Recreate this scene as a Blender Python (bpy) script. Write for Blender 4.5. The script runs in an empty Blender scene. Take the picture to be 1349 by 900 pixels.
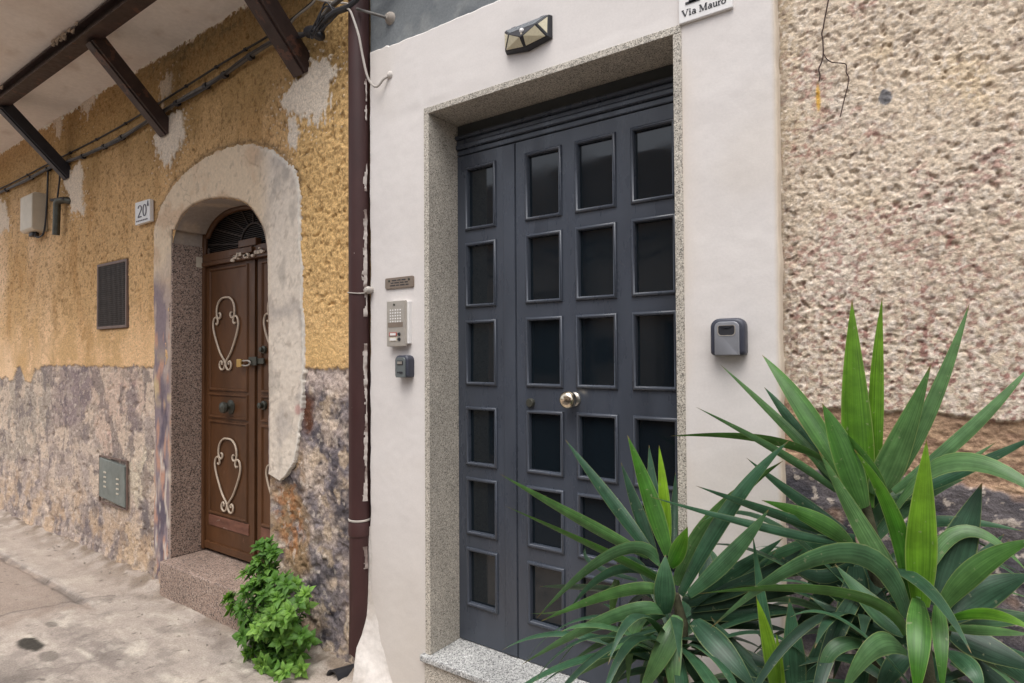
import bpy, math, random
import numpy as np
from mathutils import Vector, Matrix

# ---------------------------------------------------------------- camera, light, exposure
scene = bpy.context.scene
COL = scene.collection
R = math.radians
cam_d = bpy.data.cameras.new('camera'); cam = bpy.data.objects.new('camera', cam_d); COL.objects.link(cam)
YAW, PITCH, ROLL = 0.61988, 0.018989, -0.0061494
def cam_axes():
    c, s = math.cos(YAW), math.sin(YAW)
    fwd = Vector((-s*math.cos(PITCH), c*math.cos(PITCH), math.sin(PITCH)))
    right = Vector((c, s, 0)); up = right.cross(fwd)
    return right*math.cos(ROLL)+up*math.sin(ROLL), -right*math.sin(ROLL)+up*math.cos(ROLL), -fwd
ax = cam_axes()
m = Matrix.Identity(4)
for k in range(3):
    for i in range(3): m[i][k] = ax[k][i]
m.translation = Vector((0, -2.05, 1.64))
cam.matrix_world = m
cam_d.sensor_width = 36; cam_d.lens = 803.15/1349*36
cam_d.shift_y = 3.34/1349
cam_d.clip_start = 0.05; cam_d.clip_end = 500
scene.camera = cam

SUN_EL, SUN_AZ = R(66), R(160)          # high, from behind the viewer, veiled by cloud
w = bpy.data.worlds.new('World'); scene.world = w; w.use_nodes = True
nt = w.node_tree; nt.nodes.clear()
sky = nt.nodes.new('ShaderNodeTexSky'); sky.sky_type = 'NISHITA'; sky.sun_disc = False
sky.sun_elevation = SUN_EL; sky.sun_rotation = SUN_AZ; sky.air_density = 1.0; sky.dust_density = 4.0; sky.ozone_density = 1.0
hs = nt.nodes.new('ShaderNodeHueSaturation'); hs.inputs['Saturation'].default_value = 0.35
bg = nt.nodes.new('ShaderNodeBackground'); bg.inputs['Strength'].default_value = 0.15
wo = nt.nodes.new('ShaderNodeOutputWorld')
nt.links.new(sky.outputs[0], hs.inputs['Color']); nt.links.new(hs.outputs[0], bg.inputs['Color']); nt.links.new(bg.outputs[0], wo.inputs['Surface'])
sd = bpy.data.lights.new('sun', 'SUN'); sd.energy = 1.1; sd.angle = R(45); sd.color = (1.0, 0.985, 0.955)
sun = bpy.data.objects.new('sun', sd); COL.objects.link(sun)
dirv = Vector((math.sin(SUN_AZ)*math.cos(SUN_EL), math.cos(SUN_AZ)*math.cos(SUN_EL), math.sin(SUN_EL)))
sun.rotation_euler = dirv.to_track_quat('Z', 'Y').to_euler(); sun.location = dirv*20
scene.view_settings.view_transform = 'Standard'; scene.view_settings.look = 'None'
scene.view_settings.exposure = 0.80; scene.view_settings.gamma = 1.0
scene.cycles.use_denoising = True
scene.cycles.max_bounces = 8; scene.cycles.diffuse_bounces = 5; scene.cycles.glossy_bounces = 3; scene.cycles.transmission_bounces = 3

# ---------------------------------------------------------------- numpy noise
def perlin(x, y, seed=0):
    rng = np.random.RandomState(seed)
    perm = rng.permutation(256); perm = np.concatenate([perm, perm])
    ang = rng.rand(256)*2*np.pi; gx, gy = np.cos(ang), np.sin(ang)
    xi = np.floor(x).astype(int); yi = np.floor(y).astype(int); xf = x-xi; yf = y-yi
    u = xf*xf*xf*(xf*(xf*6-15)+10); v = yf*yf*yf*(yf*(yf*6-15)+10)
    def g(ix, iy, dx, dy):
        h = perm[perm[ix & 255]+(iy & 255)]
        return gx[h]*dx+gy[h]*dy
    a = g(xi, yi, xf, yf); b = g(xi+1, yi, xf-1, yf); c = g(xi, yi+1, xf, yf-1); d = g(xi+1, yi+1, xf-1, yf-1)
    return 1.4*((a*(1-u)+b*u)*(1-v)+(c*(1-u)+d*u)*v)
def fbm(x, y, f, octv=4, seed=0, gain=0.5):
    s = 0; a = 1; t = 0
    for k in range(octv):
        s = s+a*perlin(x*f, y*f, seed+k*17); t += a; a *= gain; f *= 2.03
    return s/t*1.3
def cells(x, y, f, seed=0):
    """distance to the nearest scattered point, in cell units"""
    rng = np.random.RandomState(seed)
    perm = rng.permutation(256); perm = np.concatenate([perm, perm]); jx = rng.rand(256); jy = rng.rand(256)
    x = x*f; y = y*f; xi = np.floor(x).astype(int); yi = np.floor(y).astype(int)
    best = np.full(x.shape, 9.0)
    for dx in (-1, 0, 1):
        for dy in (-1, 0, 1):
            h = perm[perm[(xi+dx) & 255]+((yi+dy) & 255)]
            d = (xi+dx+jx[h]-x)**2+(yi+dy+jy[h]-y)**2
            best = np.minimum(best, d)
    return np.sqrt(best)
def sstep(a, b, x):
    t = np.clip((x-a)/(b-a), 0, 1); return t*t*(3-2*t)
def poly_sd(X, Z, pts):
    """signed distance to a polygon, negative inside"""
    d = np.full(X.shape, 1e9); ins = np.zeros(X.shape, bool); n = len(pts)
    for i in range(n):
        ax_, az = pts[i]; bx, bz = pts[(i+1) % n]
        ex, ez = bx-ax_, bz-az; wx, wz = X-ax_, Z-az
        t = np.clip((wx*ex+wz*ez)/(ex*ex+ez*ez+1e-12), 0, 1)
        d = np.minimum(d, (wx-ex*t)**2+(wz-ez*t)**2)
        c = ((az > Z) != (bz > Z))
        with np.errstate(divide='ignore', invalid='ignore'):
            xin = (bx-ax_)*(Z-az)/((bz-az) if bz != az else 1e-9)+ax_
        ins ^= c & (X < xin)
    d = np.sqrt(d); return np.where(ins, -d, d)
def lin(r, g, b, k=1.0):
    f = lambda c: (c/255/12.92 if c/255 <= 0.04045 else ((c/255+0.055)/1.055)**2.4)
    return np.array([f(r), f(g), f(b)])/k
def mixc(base, col, mk):
    mk = np.clip(mk, 0, 1)[..., None]; return base*(1-mk)+np.asarray(col)*mk
def axis(*segs):
    out = []
    for a, b, s in segs:
        n = max(1, int(round((b-a)/s))); out += list(np.linspace(a, b, n+1)[:-1])
    out.append(segs[-1][1]); return np.array(out)

# ---------------------------------------------------------------- materials
def new_mat(name):
    mt = bpy.data.materials.new(name); mt.use_nodes = True; t = mt.node_tree
    b = t.nodes['Principled BSDF']; return mt, t, b
def N(t, typ, **kw):
    n = t.nodes.new(typ)
    for k, v in kw.items():
        if k.startswith('i_'): n.inputs[k[2:].replace('_', ' ')].default_value = v
        else: setattr(n, k, v)
    return n
def objco(t):
    return t.nodes.new('ShaderNodeTexCoord').outputs['Object']
def noise(t, co, scale, detail=4, rough=0.55):
    n = N(t, 'ShaderNodeTexNoise'); n.inputs['Scale'].default_value = scale; n.inputs['Detail'].default_value = detail; n.inputs['Roughness'].default_value = rough
    t.links.new(co, n.inputs['Vector']); return n.outputs['Fac']
def ramp(t, fac, stops, interp='LINEAR'):
    r = t.nodes.new('ShaderNodeValToRGB'); r.color_ramp.interpolation = interp
    e = r.color_ramp.elements
    while len(e) > 1: e.remove(e[-1])
    e[0].position = stops[0][0]; e[0].color = (*stops[0][1], 1)
    for p, c in stops[1:]:
        q = e.new(p); q.color = (*c, 1)
    t.links.new(fac, r.inputs['Fac']); return r.outputs['Color']
def mixn(t, a, b, fac, mode='MIX'):
    n = t.nodes.new('ShaderNodeMix'); n.data_type = 'RGBA'; n.blend_type = mode
    for sock, v in ((n.inputs[6], a), (n.inputs[7], b), (n.inputs[0], fac)):
        if hasattr(v, 'node'): t.links.new(v, sock)
        elif isinstance(v, (int, float)): sock.default_value = v
        else: sock.default_value = (*v, 1)
    return n.outputs[2]
def bump(t, b, h, strength, dist, prev=None):
    n = t.nodes.new('ShaderNodeBump'); n.inputs['Strength'].default_value = strength; n.inputs['Distance'].default_value = dist
    t.links.new(h, n.inputs['Height'])
    if prev is not None: t.links.new(prev, n.inputs['Normal'])
    t.links.new(n.outputs[0], b.inputs['Normal']); return n.outputs[0]
G = lambda v: (v, v, v)

def masonry(name, fine=90, fstr=0.5, fdist=0.004, rough=0.92, grain=(0.78, 1.18), spec=0.2, mid=None):
    """wall and ground surfaces: colour attribute of the mesh broken up by fine grain, plus fine relief"""
    mt, t, b = new_mat(name); co = objco(t)
    a = N(t, 'ShaderNodeAttribute', attribute_name='Col')
    f1 = noise(t, co, fine, 5, 0.65)
    r1 = ramp(t, f1, [(0.3, G(grain[0])), (0.7, G(grain[1]))])
    c = mixn(t, a.outputs['Color'], r1, 1.0, 'MULTIPLY')
    t.links.new(c, b.inputs['Base Color']); b.inputs['Roughness'].default_value = rough; b.inputs['Specular IOR Level'].default_value = spec
    p = bump(t, b, f1, fstr, fdist)
    if mid: bump(t, b, noise(t, co, mid[0], 3), mid[1], mid[2], p)
    return mt
def granite(name, base, dark, light, scale=170, rough=0.55, spec=0.4):
    mt, t, b = new_mat(name); co = objco(t)
    v = N(t, 'ShaderNodeTexVoronoi'); v.inputs['Scale'].default_value = scale; t.links.new(co, v.inputs['Vector'])
    sep = N(t, 'ShaderNodeSeparateColor'); t.links.new(v.outputs['Color'], sep.inputs[0])
    c = ramp(t, sep.outputs[0], [(0.0, dark), (0.2, dark), (0.24, base), (0.72, base), (0.8, light), (1, light)])
    n2 = noise(t, co, 3.0, 3)
    c = mixn(t, c, ramp(t, n2, [(0.3, G(0.82)), (0.7, G(1.1))]), 1.0, 'MULTIPLY')
    c = mixn(t, c, ramp(t, noise(t, co, scale*0.6, 3), [(0.35, G(0.7)), (0.65, G(1.15))]), 1.0, 'MULTIPLY')
    t.links.new(c, b.inputs['Base Color']); b.inputs['Roughness'].default_value = rough; b.inputs['Specular IOR Level'].default_value = spec
    bump(t, b, sep.outputs[0], 0.12, 0.001)
    return mt
def paint(name, col, rough=0.45, var=0.12, vscale=9, spec=0.5, metal=0.0, bumps=None, wear=None, stretch=None):
    mt, t, b = new_mat(name); co = objco(t)
    if stretch:
        mp = N(t, 'ShaderNodeMapping'); mp.inputs['Scale'].default_value = stretch; t.links.new(co, mp.inputs['Vector']); co = mp.outputs[0]
    n = noise(t, co, vscale, 5, 0.6)
    c = mixn(t, col, ramp(t, n, [(0.25, G(1-var)), (0.75, G(1+var))]), 1.0, 'MULTIPLY')
    if wear:
        wn = noise(t, co, wear[1], 6, 0.7)
        k = ramp(t, wn, [(wear[2], G(0)), (wear[2]+0.02, G(1))])
        c = mixn(t, c, wear[0], k)
    t.links.new(c, b.inputs['Base Color']); b.inputs['Metallic'].default_value = metal; b.inputs['Specular IOR Level'].default_value = spec
    rr = ramp(t, noise(t, co, vscale*2.3, 4), [(0.3, G(max(0.02, rough-0.08))), (0.7, G(min(1, rough+0.1)))])
    t.links.new(rr, b.inputs['Roughness'])
    if bumps: bump(t, b, noise(t, co, bumps[0], 4), bumps[1], bumps[2])
    return mt

M = {}
M['stucco'] = masonry('ochre_stucco', 85, 0.9, 0.007, grain=(0.70, 1.22))
M['rough'] = masonry('rough_render', 150, 0.9, 0.0045, grain=(0.66, 1.24))
M['plaster'] = masonry('white_plaster', 110, 0.2, 0.0015, 0.8, (0.96, 1.03), 0.25, (14, 0.10, 0.006))
M['mortar'] = paint('bare_mortar', (0.34, 0.30, 0.26), 0.9, 0.25, 14, 0.2, 0, (60, 0.4, 0.004))
M['patch'] = masonry('smooth_mortar', 45, 0.3, 0.003, 0.88, (0.88, 1.1), 0.2, (8, 0.3, 0.01))
M['cement'] = masonry('grey_cement', 80, 0.35, 0.003, 0.85, (0.85, 1.12), 0.3)
M['ground'] = masonry('concrete_ground', 110, 0.7, 0.004, 0.9, (0.72, 1.2), 0.25, (28, 0.3, 0.006))
M['granite'] = granite('grey_granite', (0.48, 0.435, 0.37), (0.19, 0.175, 0.15), (0.64, 0.59, 0.51), 300)
M['granite_top'] = granite('pale_granite', (0.40, 0.40, 0.39), (0.14, 0.14, 0.145), (0.60, 0.60, 0.58), 230)
M['pink'] = granite('pink_granite', (0.35, 0.25, 0.20), (0.12, 0.09, 0.075), (0.46, 0.36, 0.30), 150, 0.6)
M['door'] = paint('slate_paint', (0.048, 0.056, 0.073), 0.30, 0.2, 7, 0.55, 0, (60, 0.1, 0.002), ((0.105, 0.108, 0.115), 20, 0.72), (1, 1, 0.3))
M['transom'] = paint('green_black_paint', (0.046, 0.052, 0.052), 0.5, 0.2, 12)
M['glass'] = paint('dark_glass', (0.006, 0.010, 0.014), 0.02, 0.0, 3, 0.58)
M['dark'] = paint('black_void', (0.006, 0.006, 0.006), 0.8, 0.1, 5, 0.1)
M['brown'] = paint('brown_door_paint', (0.098, 0.042, 0.017), 0.42, 0.35, 6, 0.35, 0, (40, 0.12, 0.002), ((0.20, 0.11, 0.075), 16, 0.69), (1, 1, 0.4))
M['scroll'] = paint('cream_iron', (0.52, 0.42, 0.32), 0.5, 0.15, 30)
M['pipe'] = paint('brown_pipe_paint', (0.050, 0.022, 0.021), 0.5, 0.25, 6, 0.3, 0, (30, 0.1, 0.002), ((0.62, 0.56, 0.52), 22, 0.72), (1, 1, 0.5))
M['beam'] = paint('rusted_steel', (0.042, 0.024, 0.02), 0.5, 0.4, 10, 0.4, 0, (40, 0.2, 0.003), ((0.10, 0.045, 0.03), 7, 0.6))
M['beam_blue'] = paint('blue_black_steel', (0.022, 0.022, 0.03), 0.45, 0.35, 10, 0.4, 0, (40, 0.2, 0.003))
M['cable'] = paint('grey_cable', (0.13, 0.12, 0.11), 0.6, 0.3, 25)
M['black'] = paint('black_rubber', (0.018, 0.018, 0.022), 0.5, 0.2, 20)
M['pale'] = paint('pale_cable', (0.42, 0.38, 0.34), 0.55, 0.2, 20)
M['steel'] = paint('brushed_steel', (0.46, 0.42, 0.37), 0.42, 0.08, 40, 0.5, 0.55)
M['bronze'] = paint('plaque_metal', (0.24, 0.19, 0.15), 0.45, 0.12, 30, 0.5, 0.4)
M['chrome'] = paint('nickel_knob', (0.72, 0.62, 0.48), 0.16, 0.06, 30, 0.5, 1.0)
M['brass'] = paint('brass', (0.62, 0.40, 0.14), 0.35, 0.1, 30, 0.5, 0.8)
M['oldmetal'] = paint('tarnished_metal', (0.085, 0.085, 0.07), 0.42, 0.25, 30, 0.5, 0.6)
M['box_dark'] = paint('navy_plastic', (0.035, 0.038, 0.055), 0.45, 0.08, 20)
M['box_grey'] = paint('grey_metal_cover', (0.26, 0.265, 0.29), 0.42, 0.06, 30, 0.5, 0.2)
M['box_slate'] = paint('slate_metal_cover', (0.13, 0.145, 0.145), 0.45, 0.08, 30, 0.5, 0.2)
M['white'] = paint('white_enamel', (0.72, 0.70, 0.68), 0.35, 0.04, 12)
M['ink'] = paint('black_ink', (0.02, 0.02, 0.025), 0.5, 0.05, 10)
M['inkgrey'] = paint('faded_ink', (0.10, 0.09, 0.11), 0.6, 0.05, 10)
M['led'] = paint('led_panel', (0.60, 0.54, 0.38), 0.3, 0.1, 60)
M['solar'] = paint('solar_panel', (0.10, 0.115, 0.13), 0.22, 0.1, 30)
M['red'] = paint('red_name_strip', (0.35, 0.08, 0.06), 0.5, 0.1, 30)
M['cream_box'] = paint('aged_cream_plastic', (0.56, 0.50, 0.40), 0.5, 0.1, 10)
M['plate'] = paint('grey_green_plate', (0.20, 0.22, 0.20), 0.5, 0.25, 9, 0.4, 0.2, None, ((0.32, 0.30, 0.25), 14, 0.68))
M['vent'] = paint('dark_grille', (0.055, 0.042, 0.035), 0.6, 0.3, 20)
M['ventframe'] = paint('mauve_frame', (0.16, 0.11, 0.09), 0.6, 0.2, 20)
M['soffit'] = masonry('soffit_plaster', 30, 0.2, 0.002, 0.85, (0.93, 1.05), 0.2)
M['bark'] = paint('yucca_bark', (0.060, 0.058, 0.034), 0.9, 0.4, 30, 0.2, 0, (40, 0.6, 0.01))
M['pot'] = paint('terracotta', (0.30, 0.12, 0.06), 0.8, 0.15, 12)
M['mortar_white'] = paint('white_filler', (0.56, 0.52, 0.48), 0.85, 0.2, 30, 0.2, 0, (80, 0.4, 0.003))
M['rose'] = paint('steel_rose', (0.42, 0.40, 0.37), 0.3, 0.08, 30, 0.5, 0.9)
M['worn'] = paint('worn_brown_wood', (0.17, 0.075, 0.05), 0.6, 0.45, 14, 0.3, 0, (50, 0.3, 0.003), ((0.30, 0.22, 0.18), 16, 0.63), (0.5, 1, 1.6))
M['rust'] = paint('rust_wire', (0.05, 0.025, 0.02), 0.8, 0.3, 40)

def leaf_mat(name, stops, streak, rough, transl):
    mt, t, b = new_mat(name)
    a = N(t, 'ShaderNodeAttribute', attribute_name='tone')
    c = ramp(t, a.outputs['Fac'], stops)
    uv = N(t, 'ShaderNodeUVMap'); uv.uv_map = 'UVMap'
    mp = N(t, 'ShaderNodeMapping'); mp.inputs['Scale'].default_value = (streak, 1.2, 1); t.links.new(uv.outputs[0], mp.inputs['Vector'])
    n = noise(t, mp.outputs[0], 1.0, 3)
    c = mixn(t, c, ramp(t, n, [(0.3, (0.62, 0.68, 0.62)), (0.7, (1.4, 1.32, 1.3))]), 1.0, 'MULTIPLY')
    c = mixn(t, c, ramp(t, noise(t, objco(t), 26, 4), [(0.35, G(0.78)), (0.68, G(1.18))]), 1.0, 'MULTIPLY')
    sx = N(t, 'ShaderNodeSeparateXYZ'); t.links.new(uv.outputs[0], sx.inputs[0])
    c = mixn(t, c, (0.16, 0.10, 0.04), ramp(t, sx.outputs[1], [(0.955, G(0)), (0.985, G(0.85))]))
    sp = noise(t, objco(t), 75, 3)
    c = mixn(t, c, (0.24, 0.24, 0.15), ramp(t, sp, [(0.66, G(0)), (0.72, G(0.45))]))
    e = N(t, 'ShaderNodeAttribute', attribute_name='edge')
    c = mixn(t, c, (0.30, 0.34, 0.12), ramp(t, e.outputs['Fac'], [(0.9, G(0)), (1.0, G(0.5))]))
    t.links.new(c, b.inputs['Base Color']); b.inputs['Roughness'].default_value = rough; b.inputs['Specular IOR Level'].default_value = 0.33
    tr = t.nodes.new('ShaderNodeBsdfTranslucent')
    t.links.new(mixn(t, c, (1.3, 1.5, 0.6), 1.0, 'MULTIPLY'), tr.inputs['Color'])
    mx = t.nodes.new('ShaderNodeMixShader'); mx.inputs[0].default_value = transl
    t.links.new(b.outputs[0], mx.inputs[1]); t.links.new(tr.outputs[0], mx.inputs[2])
    t.links.new(mx.outputs[0], t.nodes['Material Output'].inputs['Surface'])
    bump(t, b, n, 0.25, 0.002)
    return mt
M['yucca'] = leaf_mat('yucca_leaf', [(0.0, (0.020, 0.048, 0.030)), (0.3, (0.038, 0.10, 0.055)), (0.5, (0.080, 0.165, 0.060)), (0.7, (0.036, 0.125, 0.010)), (1.0, (0.17, 0.31, 0.018))], 14, 0.38, 0.13)  # paler and deeper stops put highlights and shaded faces into the leaf colour
M['weed'] = leaf_mat('weed_leaf', [(0.0, (0.028, 0.075, 0.018)), (0.5, (0.085, 0.20, 0.03)), (1.0, (0.24, 0.42, 0.085))], 5, 0.55, 0.28)

# ---------------------------------------------------------------- builders
def link(name, me, parent=None, mat=None):
    o = bpy.data.objects.new(name, me); COL.objects.link(o)
    if parent is not None:
        o.parent = parent
        o.matrix_parent_inverse = Matrix.Translation(-world_loc(parent))
    if mat is not None: me.materials.append(M[mat] if isinstance(mat, str) else mat)
    return o
def world_loc(o):
    v = Vector(o.location); p = o.parent
    if p is not None: v = v+o.matrix_parent_inverse.translation+world_loc(p)
    return v
def tag(o, label=None, cat=None, group=None, kind=None):
    if label: o['label'] = label
    if cat: o['category'] = cat
    if group: o['group'] = group
    if kind: o['kind'] = kind
    return o
def thing(name, label, cat, loc, group=None):
    o = bpy.data.objects.new(name, None); COL.objects.link(o); o.location = loc; o.empty_display_size = 0.1
    return tag(o, label, cat, group)

class MB:
    def __init__(s): s.v = []; s.f = []
    def add(s, vs, fs):
        n = len(s.v); s.v += [tuple(v) for v in vs]; s.f += [tuple(i+n for i in f) for f in fs]; return s
    def box(s, x0, x1, y0, y1, z0, z1):
        v = [(x, y, z) for x in (x0, x1) for y in (y0, y1) for z in (z0, z1)]
        return s.add(v, [(0, 1, 3, 2), (4, 6, 7, 5), (0, 4, 5, 1), (2, 3, 7, 6), (0, 2, 6, 4), (1, 5, 7, 3)])
    def prism(s, pts, y0, y1, cap=True):
        """outline in x,z (counter-clockwise seen from the street) from y0 (front) to y1 (back)"""
        n = len(pts); v = [(x, y0, z) for x, z in pts]+[(x, y1, z) for x, z in pts]
        f = [(i, i+n, (i+1) % n+n, (i+1) % n) for i in range(n)]
        if cap: f += [tuple(range(n)), tuple(range(2*n-1, n-1, -1))]
        return s.add(v, f)
    def loft(s, rings, cap0=True, cap1=True):
        n = len(rings[0]); v = [p for r in rings for p in r]; f = []
        for k in range(len(rings)-1):
            for i in range(n):
                j = (i+1) % n; f.append((k*n+i, k*n+j, (k+1)*n+j, (k+1)*n+i))
        if cap0: f.append(tuple(range(n-1, -1, -1)))
        if cap1: f.append(tuple(range((len(rings)-1)*n, len(rings)*n)))
        return s.add(v, f)
    def tube(s, pts, r, n=8, cap=True):
        pts = [Vector(p) for p in pts]; rings = []; up = None
        for i, p in enumerate(pts):
            t = (pts[min(i+1, len(pts)-1)]-pts[max(i-1, 0)])
            if t.length < 1e-9: t = Vector((0, 0, 1))
            t.normalize()
            if up is None:
                up = Vector((0, 0, 1)) if abs(t.z) < 0.9 else Vector((1, 0, 0))
            a = (up-t*up.dot(t))
            if a.length < 1e-4: a = Vector((0, 1, 0))-t*t.y
            a.normalize(); b = t.cross(a); up = a
            rr = r[i] if isinstance(r, (list, tuple)) else r
            rings.append([p+(a*math.cos(q)+b*math.sin(q))*rr for q in [2*math.pi*k/n for k in range(n)]])
        return s.loft(rings, cap, cap)
    def lathe_y(s, cx, cz, prof, n=24):
        """profile of (radius, y) from the back to the front about an axis along y"""
        rings = [[(cx+r*math.cos(2*math.pi*k/n), y, cz+r*math.sin(2*math.pi*k/n)) for k in range(n)] for r, y in prof]
        return s.loft(rings)
    def lathe_z(s, cx, cy, prof, n=24):
        rings = [[(cx+r*math.cos(2*math.pi*k/n), cy+r*math.sin(2*math.pi*k/n), z) for k in range(n)] for r, z in prof]
        return s.loft(rings)
    def sweep_rect(s, x0, x1, z0, z1, prof):
        """moulding round a rectangle: profile of (inward distance, y), mitred corners"""
        v = []; n = len(prof); f = []
        for d, y in prof: v += [(x0+d, y, z0+d), (x1-d, y, z0+d), (x1-d, y, z1-d), (x0+d, y, z1-d)]
        for k in range(n-1):
            for i in range(4):
                j = (i+1) % 4; f.append((k*4+i, k*4+j, (k+1)*4+j, (k+1)*4+i))
        return s.add(v, f)
    def plate(s, xs, zs, holes, y0, y1):
        """flat board with rectangular holes on a grid of cuts; holes = set of (i, j) cells"""
        nx, nz = len(xs)-1, len(zs)-1
        solid = lambda i, j: 0 <= i < nx and 0 <= j < nz and (i, j) not in holes
        for i in range(nx):
            for j in range(nz):
                if not solid(i, j): continue
                a, b, c, d = xs[i], xs[i+1], zs[j], zs[j+1]
                s.add([(a, y0, c), (b, y0, c), (b, y0, d), (a, y0, d)], [(0, 1, 2, 3)])
                s.add([(a, y1, c), (b, y1, c), (b, y1, d), (a, y1, d)], [(3, 2, 1, 0)])
                if not solid(i-1, j): s.add([(a, y0, c), (a, y0, d), (a, y1, d), (a, y1, c)], [(0, 1, 2, 3)])
                if not solid(i+1, j): s.add([(b, y0, c), (b, y1, c), (b, y1, d), (b, y0, d)], [(0, 1, 2, 3)])
                if not solid(i, j-1): s.add([(a, y0, c), (a, y1, c), (b, y1, c), (b, y0, c)], [(0, 1, 2, 3)])
                if not solid(i, j+1): s.add([(a, y0, d), (b, y0, d), (b, y1, d), (a, y1, d)], [(0, 1, 2, 3)])
        return s
    def build(s, name, mat, parent=None, smooth=False, bevel=0, seg=2):
        me = bpy.data.meshes.new(name); me.from_pydata(s.v, [], s.f); me.validate(); me.update()
        if smooth:
            for p in me.polygons: p.use_smooth = True
        o = link(name, me, parent, mat)
        if smooth:
            try: me.set_sharp_from_angle(angle=R(40))
            except Exception: pass
        if bevel:
            b = o.modifiers.new('bevel', 'BEVEL'); b.width = bevel; b.segments = seg; b.limit_method = 'ANGLE'; b.angle_limit = R(35)
        return o
def rrect(cx, cz, wd, hg, rt, rb, n=6):
    """rounded rectangle outline, counter-clockwise seen from the street (x right, z up)"""
    p = []
    for (sx, sz, r, a0) in ((1, -1, rb, -90), (1, 1, rt, 0), (-1, 1, rt, 90), (-1, -1, rb, 180)):
        for k in range(n+1):
            a = R(a0+90*k/n); p.append((cx+sx*(wd/2-r)+r*math.cos(a), cz+sz*(hg/2-r)+r*math.sin(a)))
    return p
def grid_mesh(name, P, Q, pos, colf, mat, parent=None, hole=None, flip=False):
    """P, Q 1-D parameters -> pos(Pg, Qg) gives x,y,z arrays; colf gives rgb"""
    Pg, Qg = np.meshgrid(P, Q, indexing='ij'); n, k = Pg.shape
    X, Y, Z = pos(Pg, Qg); C = colf(X, Y, Z, Pg, Qg)
    co = np.stack([X, Y, Z], -1).reshape(-1, 3)
    idx = np.arange(n*k).reshape(n, k)
    q = np.stack([idx[:-1, :-1], idx[1:, :-1], idx[1:, 1:], idx[:-1, 1:]], -1)
    if flip: q = q[..., ::-1]
    if hole is not None:
        pc = (Pg[:-1, :-1]+Pg[1:, 1:])/2; qc = (Qg[:-1, :-1]+Qg[1:, 1:])/2
        q = q[~hole(pc, qc)]
    q = q.reshape(-1, 4)
    used = np.unique(q); remap = np.full(n*k, -1); remap[used] = np.arange(len(used))
    q = remap[q]; co = co[used]; C = np.broadcast_to(C, (*Pg.shape, 3)).reshape(-1, 3)[used]
    me = bpy.data.meshes.new(name)
    me.vertices.add(len(co)); me.vertices.foreach_set('co', co.astype(np.float32).ravel())
    me.loops.add(q.size); me.loops.foreach_set('vertex_index', q.astype(np.int32).ravel())
    me.polygons.add(len(q)); me.polygons.foreach_set('loop_start', np.arange(0, q.size, 4, dtype=np.int32))
    me.polygons.foreach_set('use_smooth', np.ones(len(q), bool))
    me.update(calc_edges=True)
    at = me.color_attributes.new('Col', 'FLOAT_COLOR', 'POINT')
    rgba = np.ones((len(co), 4), np.float32); rgba[:, :3] = np.clip(C, 0.004, 0.9); at.data.foreach_set('color', rgba.ravel())
    return link(name, me, parent, mat)
def smooth_path(pts, n=8):
    """Catmull-Rom through points"""
    pts = [Vector(p) for p in pts]; out = []
    for i in range(len(pts)-1):
        p0 = pts[max(i-1, 0)]; p1 = pts[i]; p2 = pts[i+1]; p3 = pts[min(i+2, len(pts)-1)]
        for k in range(n):
            t = k/n
            out.append(0.5*((2*p1)+(p2-p0)*t+(2*p0-5*p1+4*p2-p3)*t*t+(3*p1-p0-3*p2+p3)*t**3))
    out.append(pts[-1]); return out

# ================================================================ GROUND
def ground_pos(X, Y):
    h = 0.010*fbm(X, Y, 0.7, 3, 3)+0.004*fbm(X, Y, 5, 3, 4)+0.0015*fbm(X, Y, 30, 2, 5)
    near = sstep(-10.5, -9, X)*(1-sstep(0.5, 1.5, X))*sstep(-4.3, -4.0, Y)
    # raised strip of older paving along the ochre house, ending in a ragged edge
    e = -0.36+0.02*fbm(X, X*0+2, 2.5, 3, 8)
    endx = -4.66+0.10*fbm(Y, Y*0+1, 3, 2, 9)-0.35*(Y+0.36)
    strip = sstep(-0.02, 0.02, Y-e)*(1-sstep(-0.06, 0.06, X-endx))
    h = h+0.015*strip
    crack = np.exp(-((Y-e+0.02)/0.016)**2)*(1-sstep(-0.1, 0.1, X-endx-0.1))
    h = h-0.016*crack*(0.6+0.5*fbm(X, Y, 6, 2, 11))
    # dirt and mortar banked against the wall foot
    wob = 0.05*fbm(X, X*0, 3, 3, 12)
    bank = np.exp(-np.clip(0.02+wob-Y, 0, 9)/0.10)*(X > -9.5)*(1-sstep(-2.5, -2.3, X))
    h = h+bank*(0.045+0.03*fbm(X, Y, 9, 3, 13))*(1-sstep(-4.6, -4.4, X)*(1-sstep(-3.45, -3.3, X))*0.8)
    return X, Y, h*near
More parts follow.
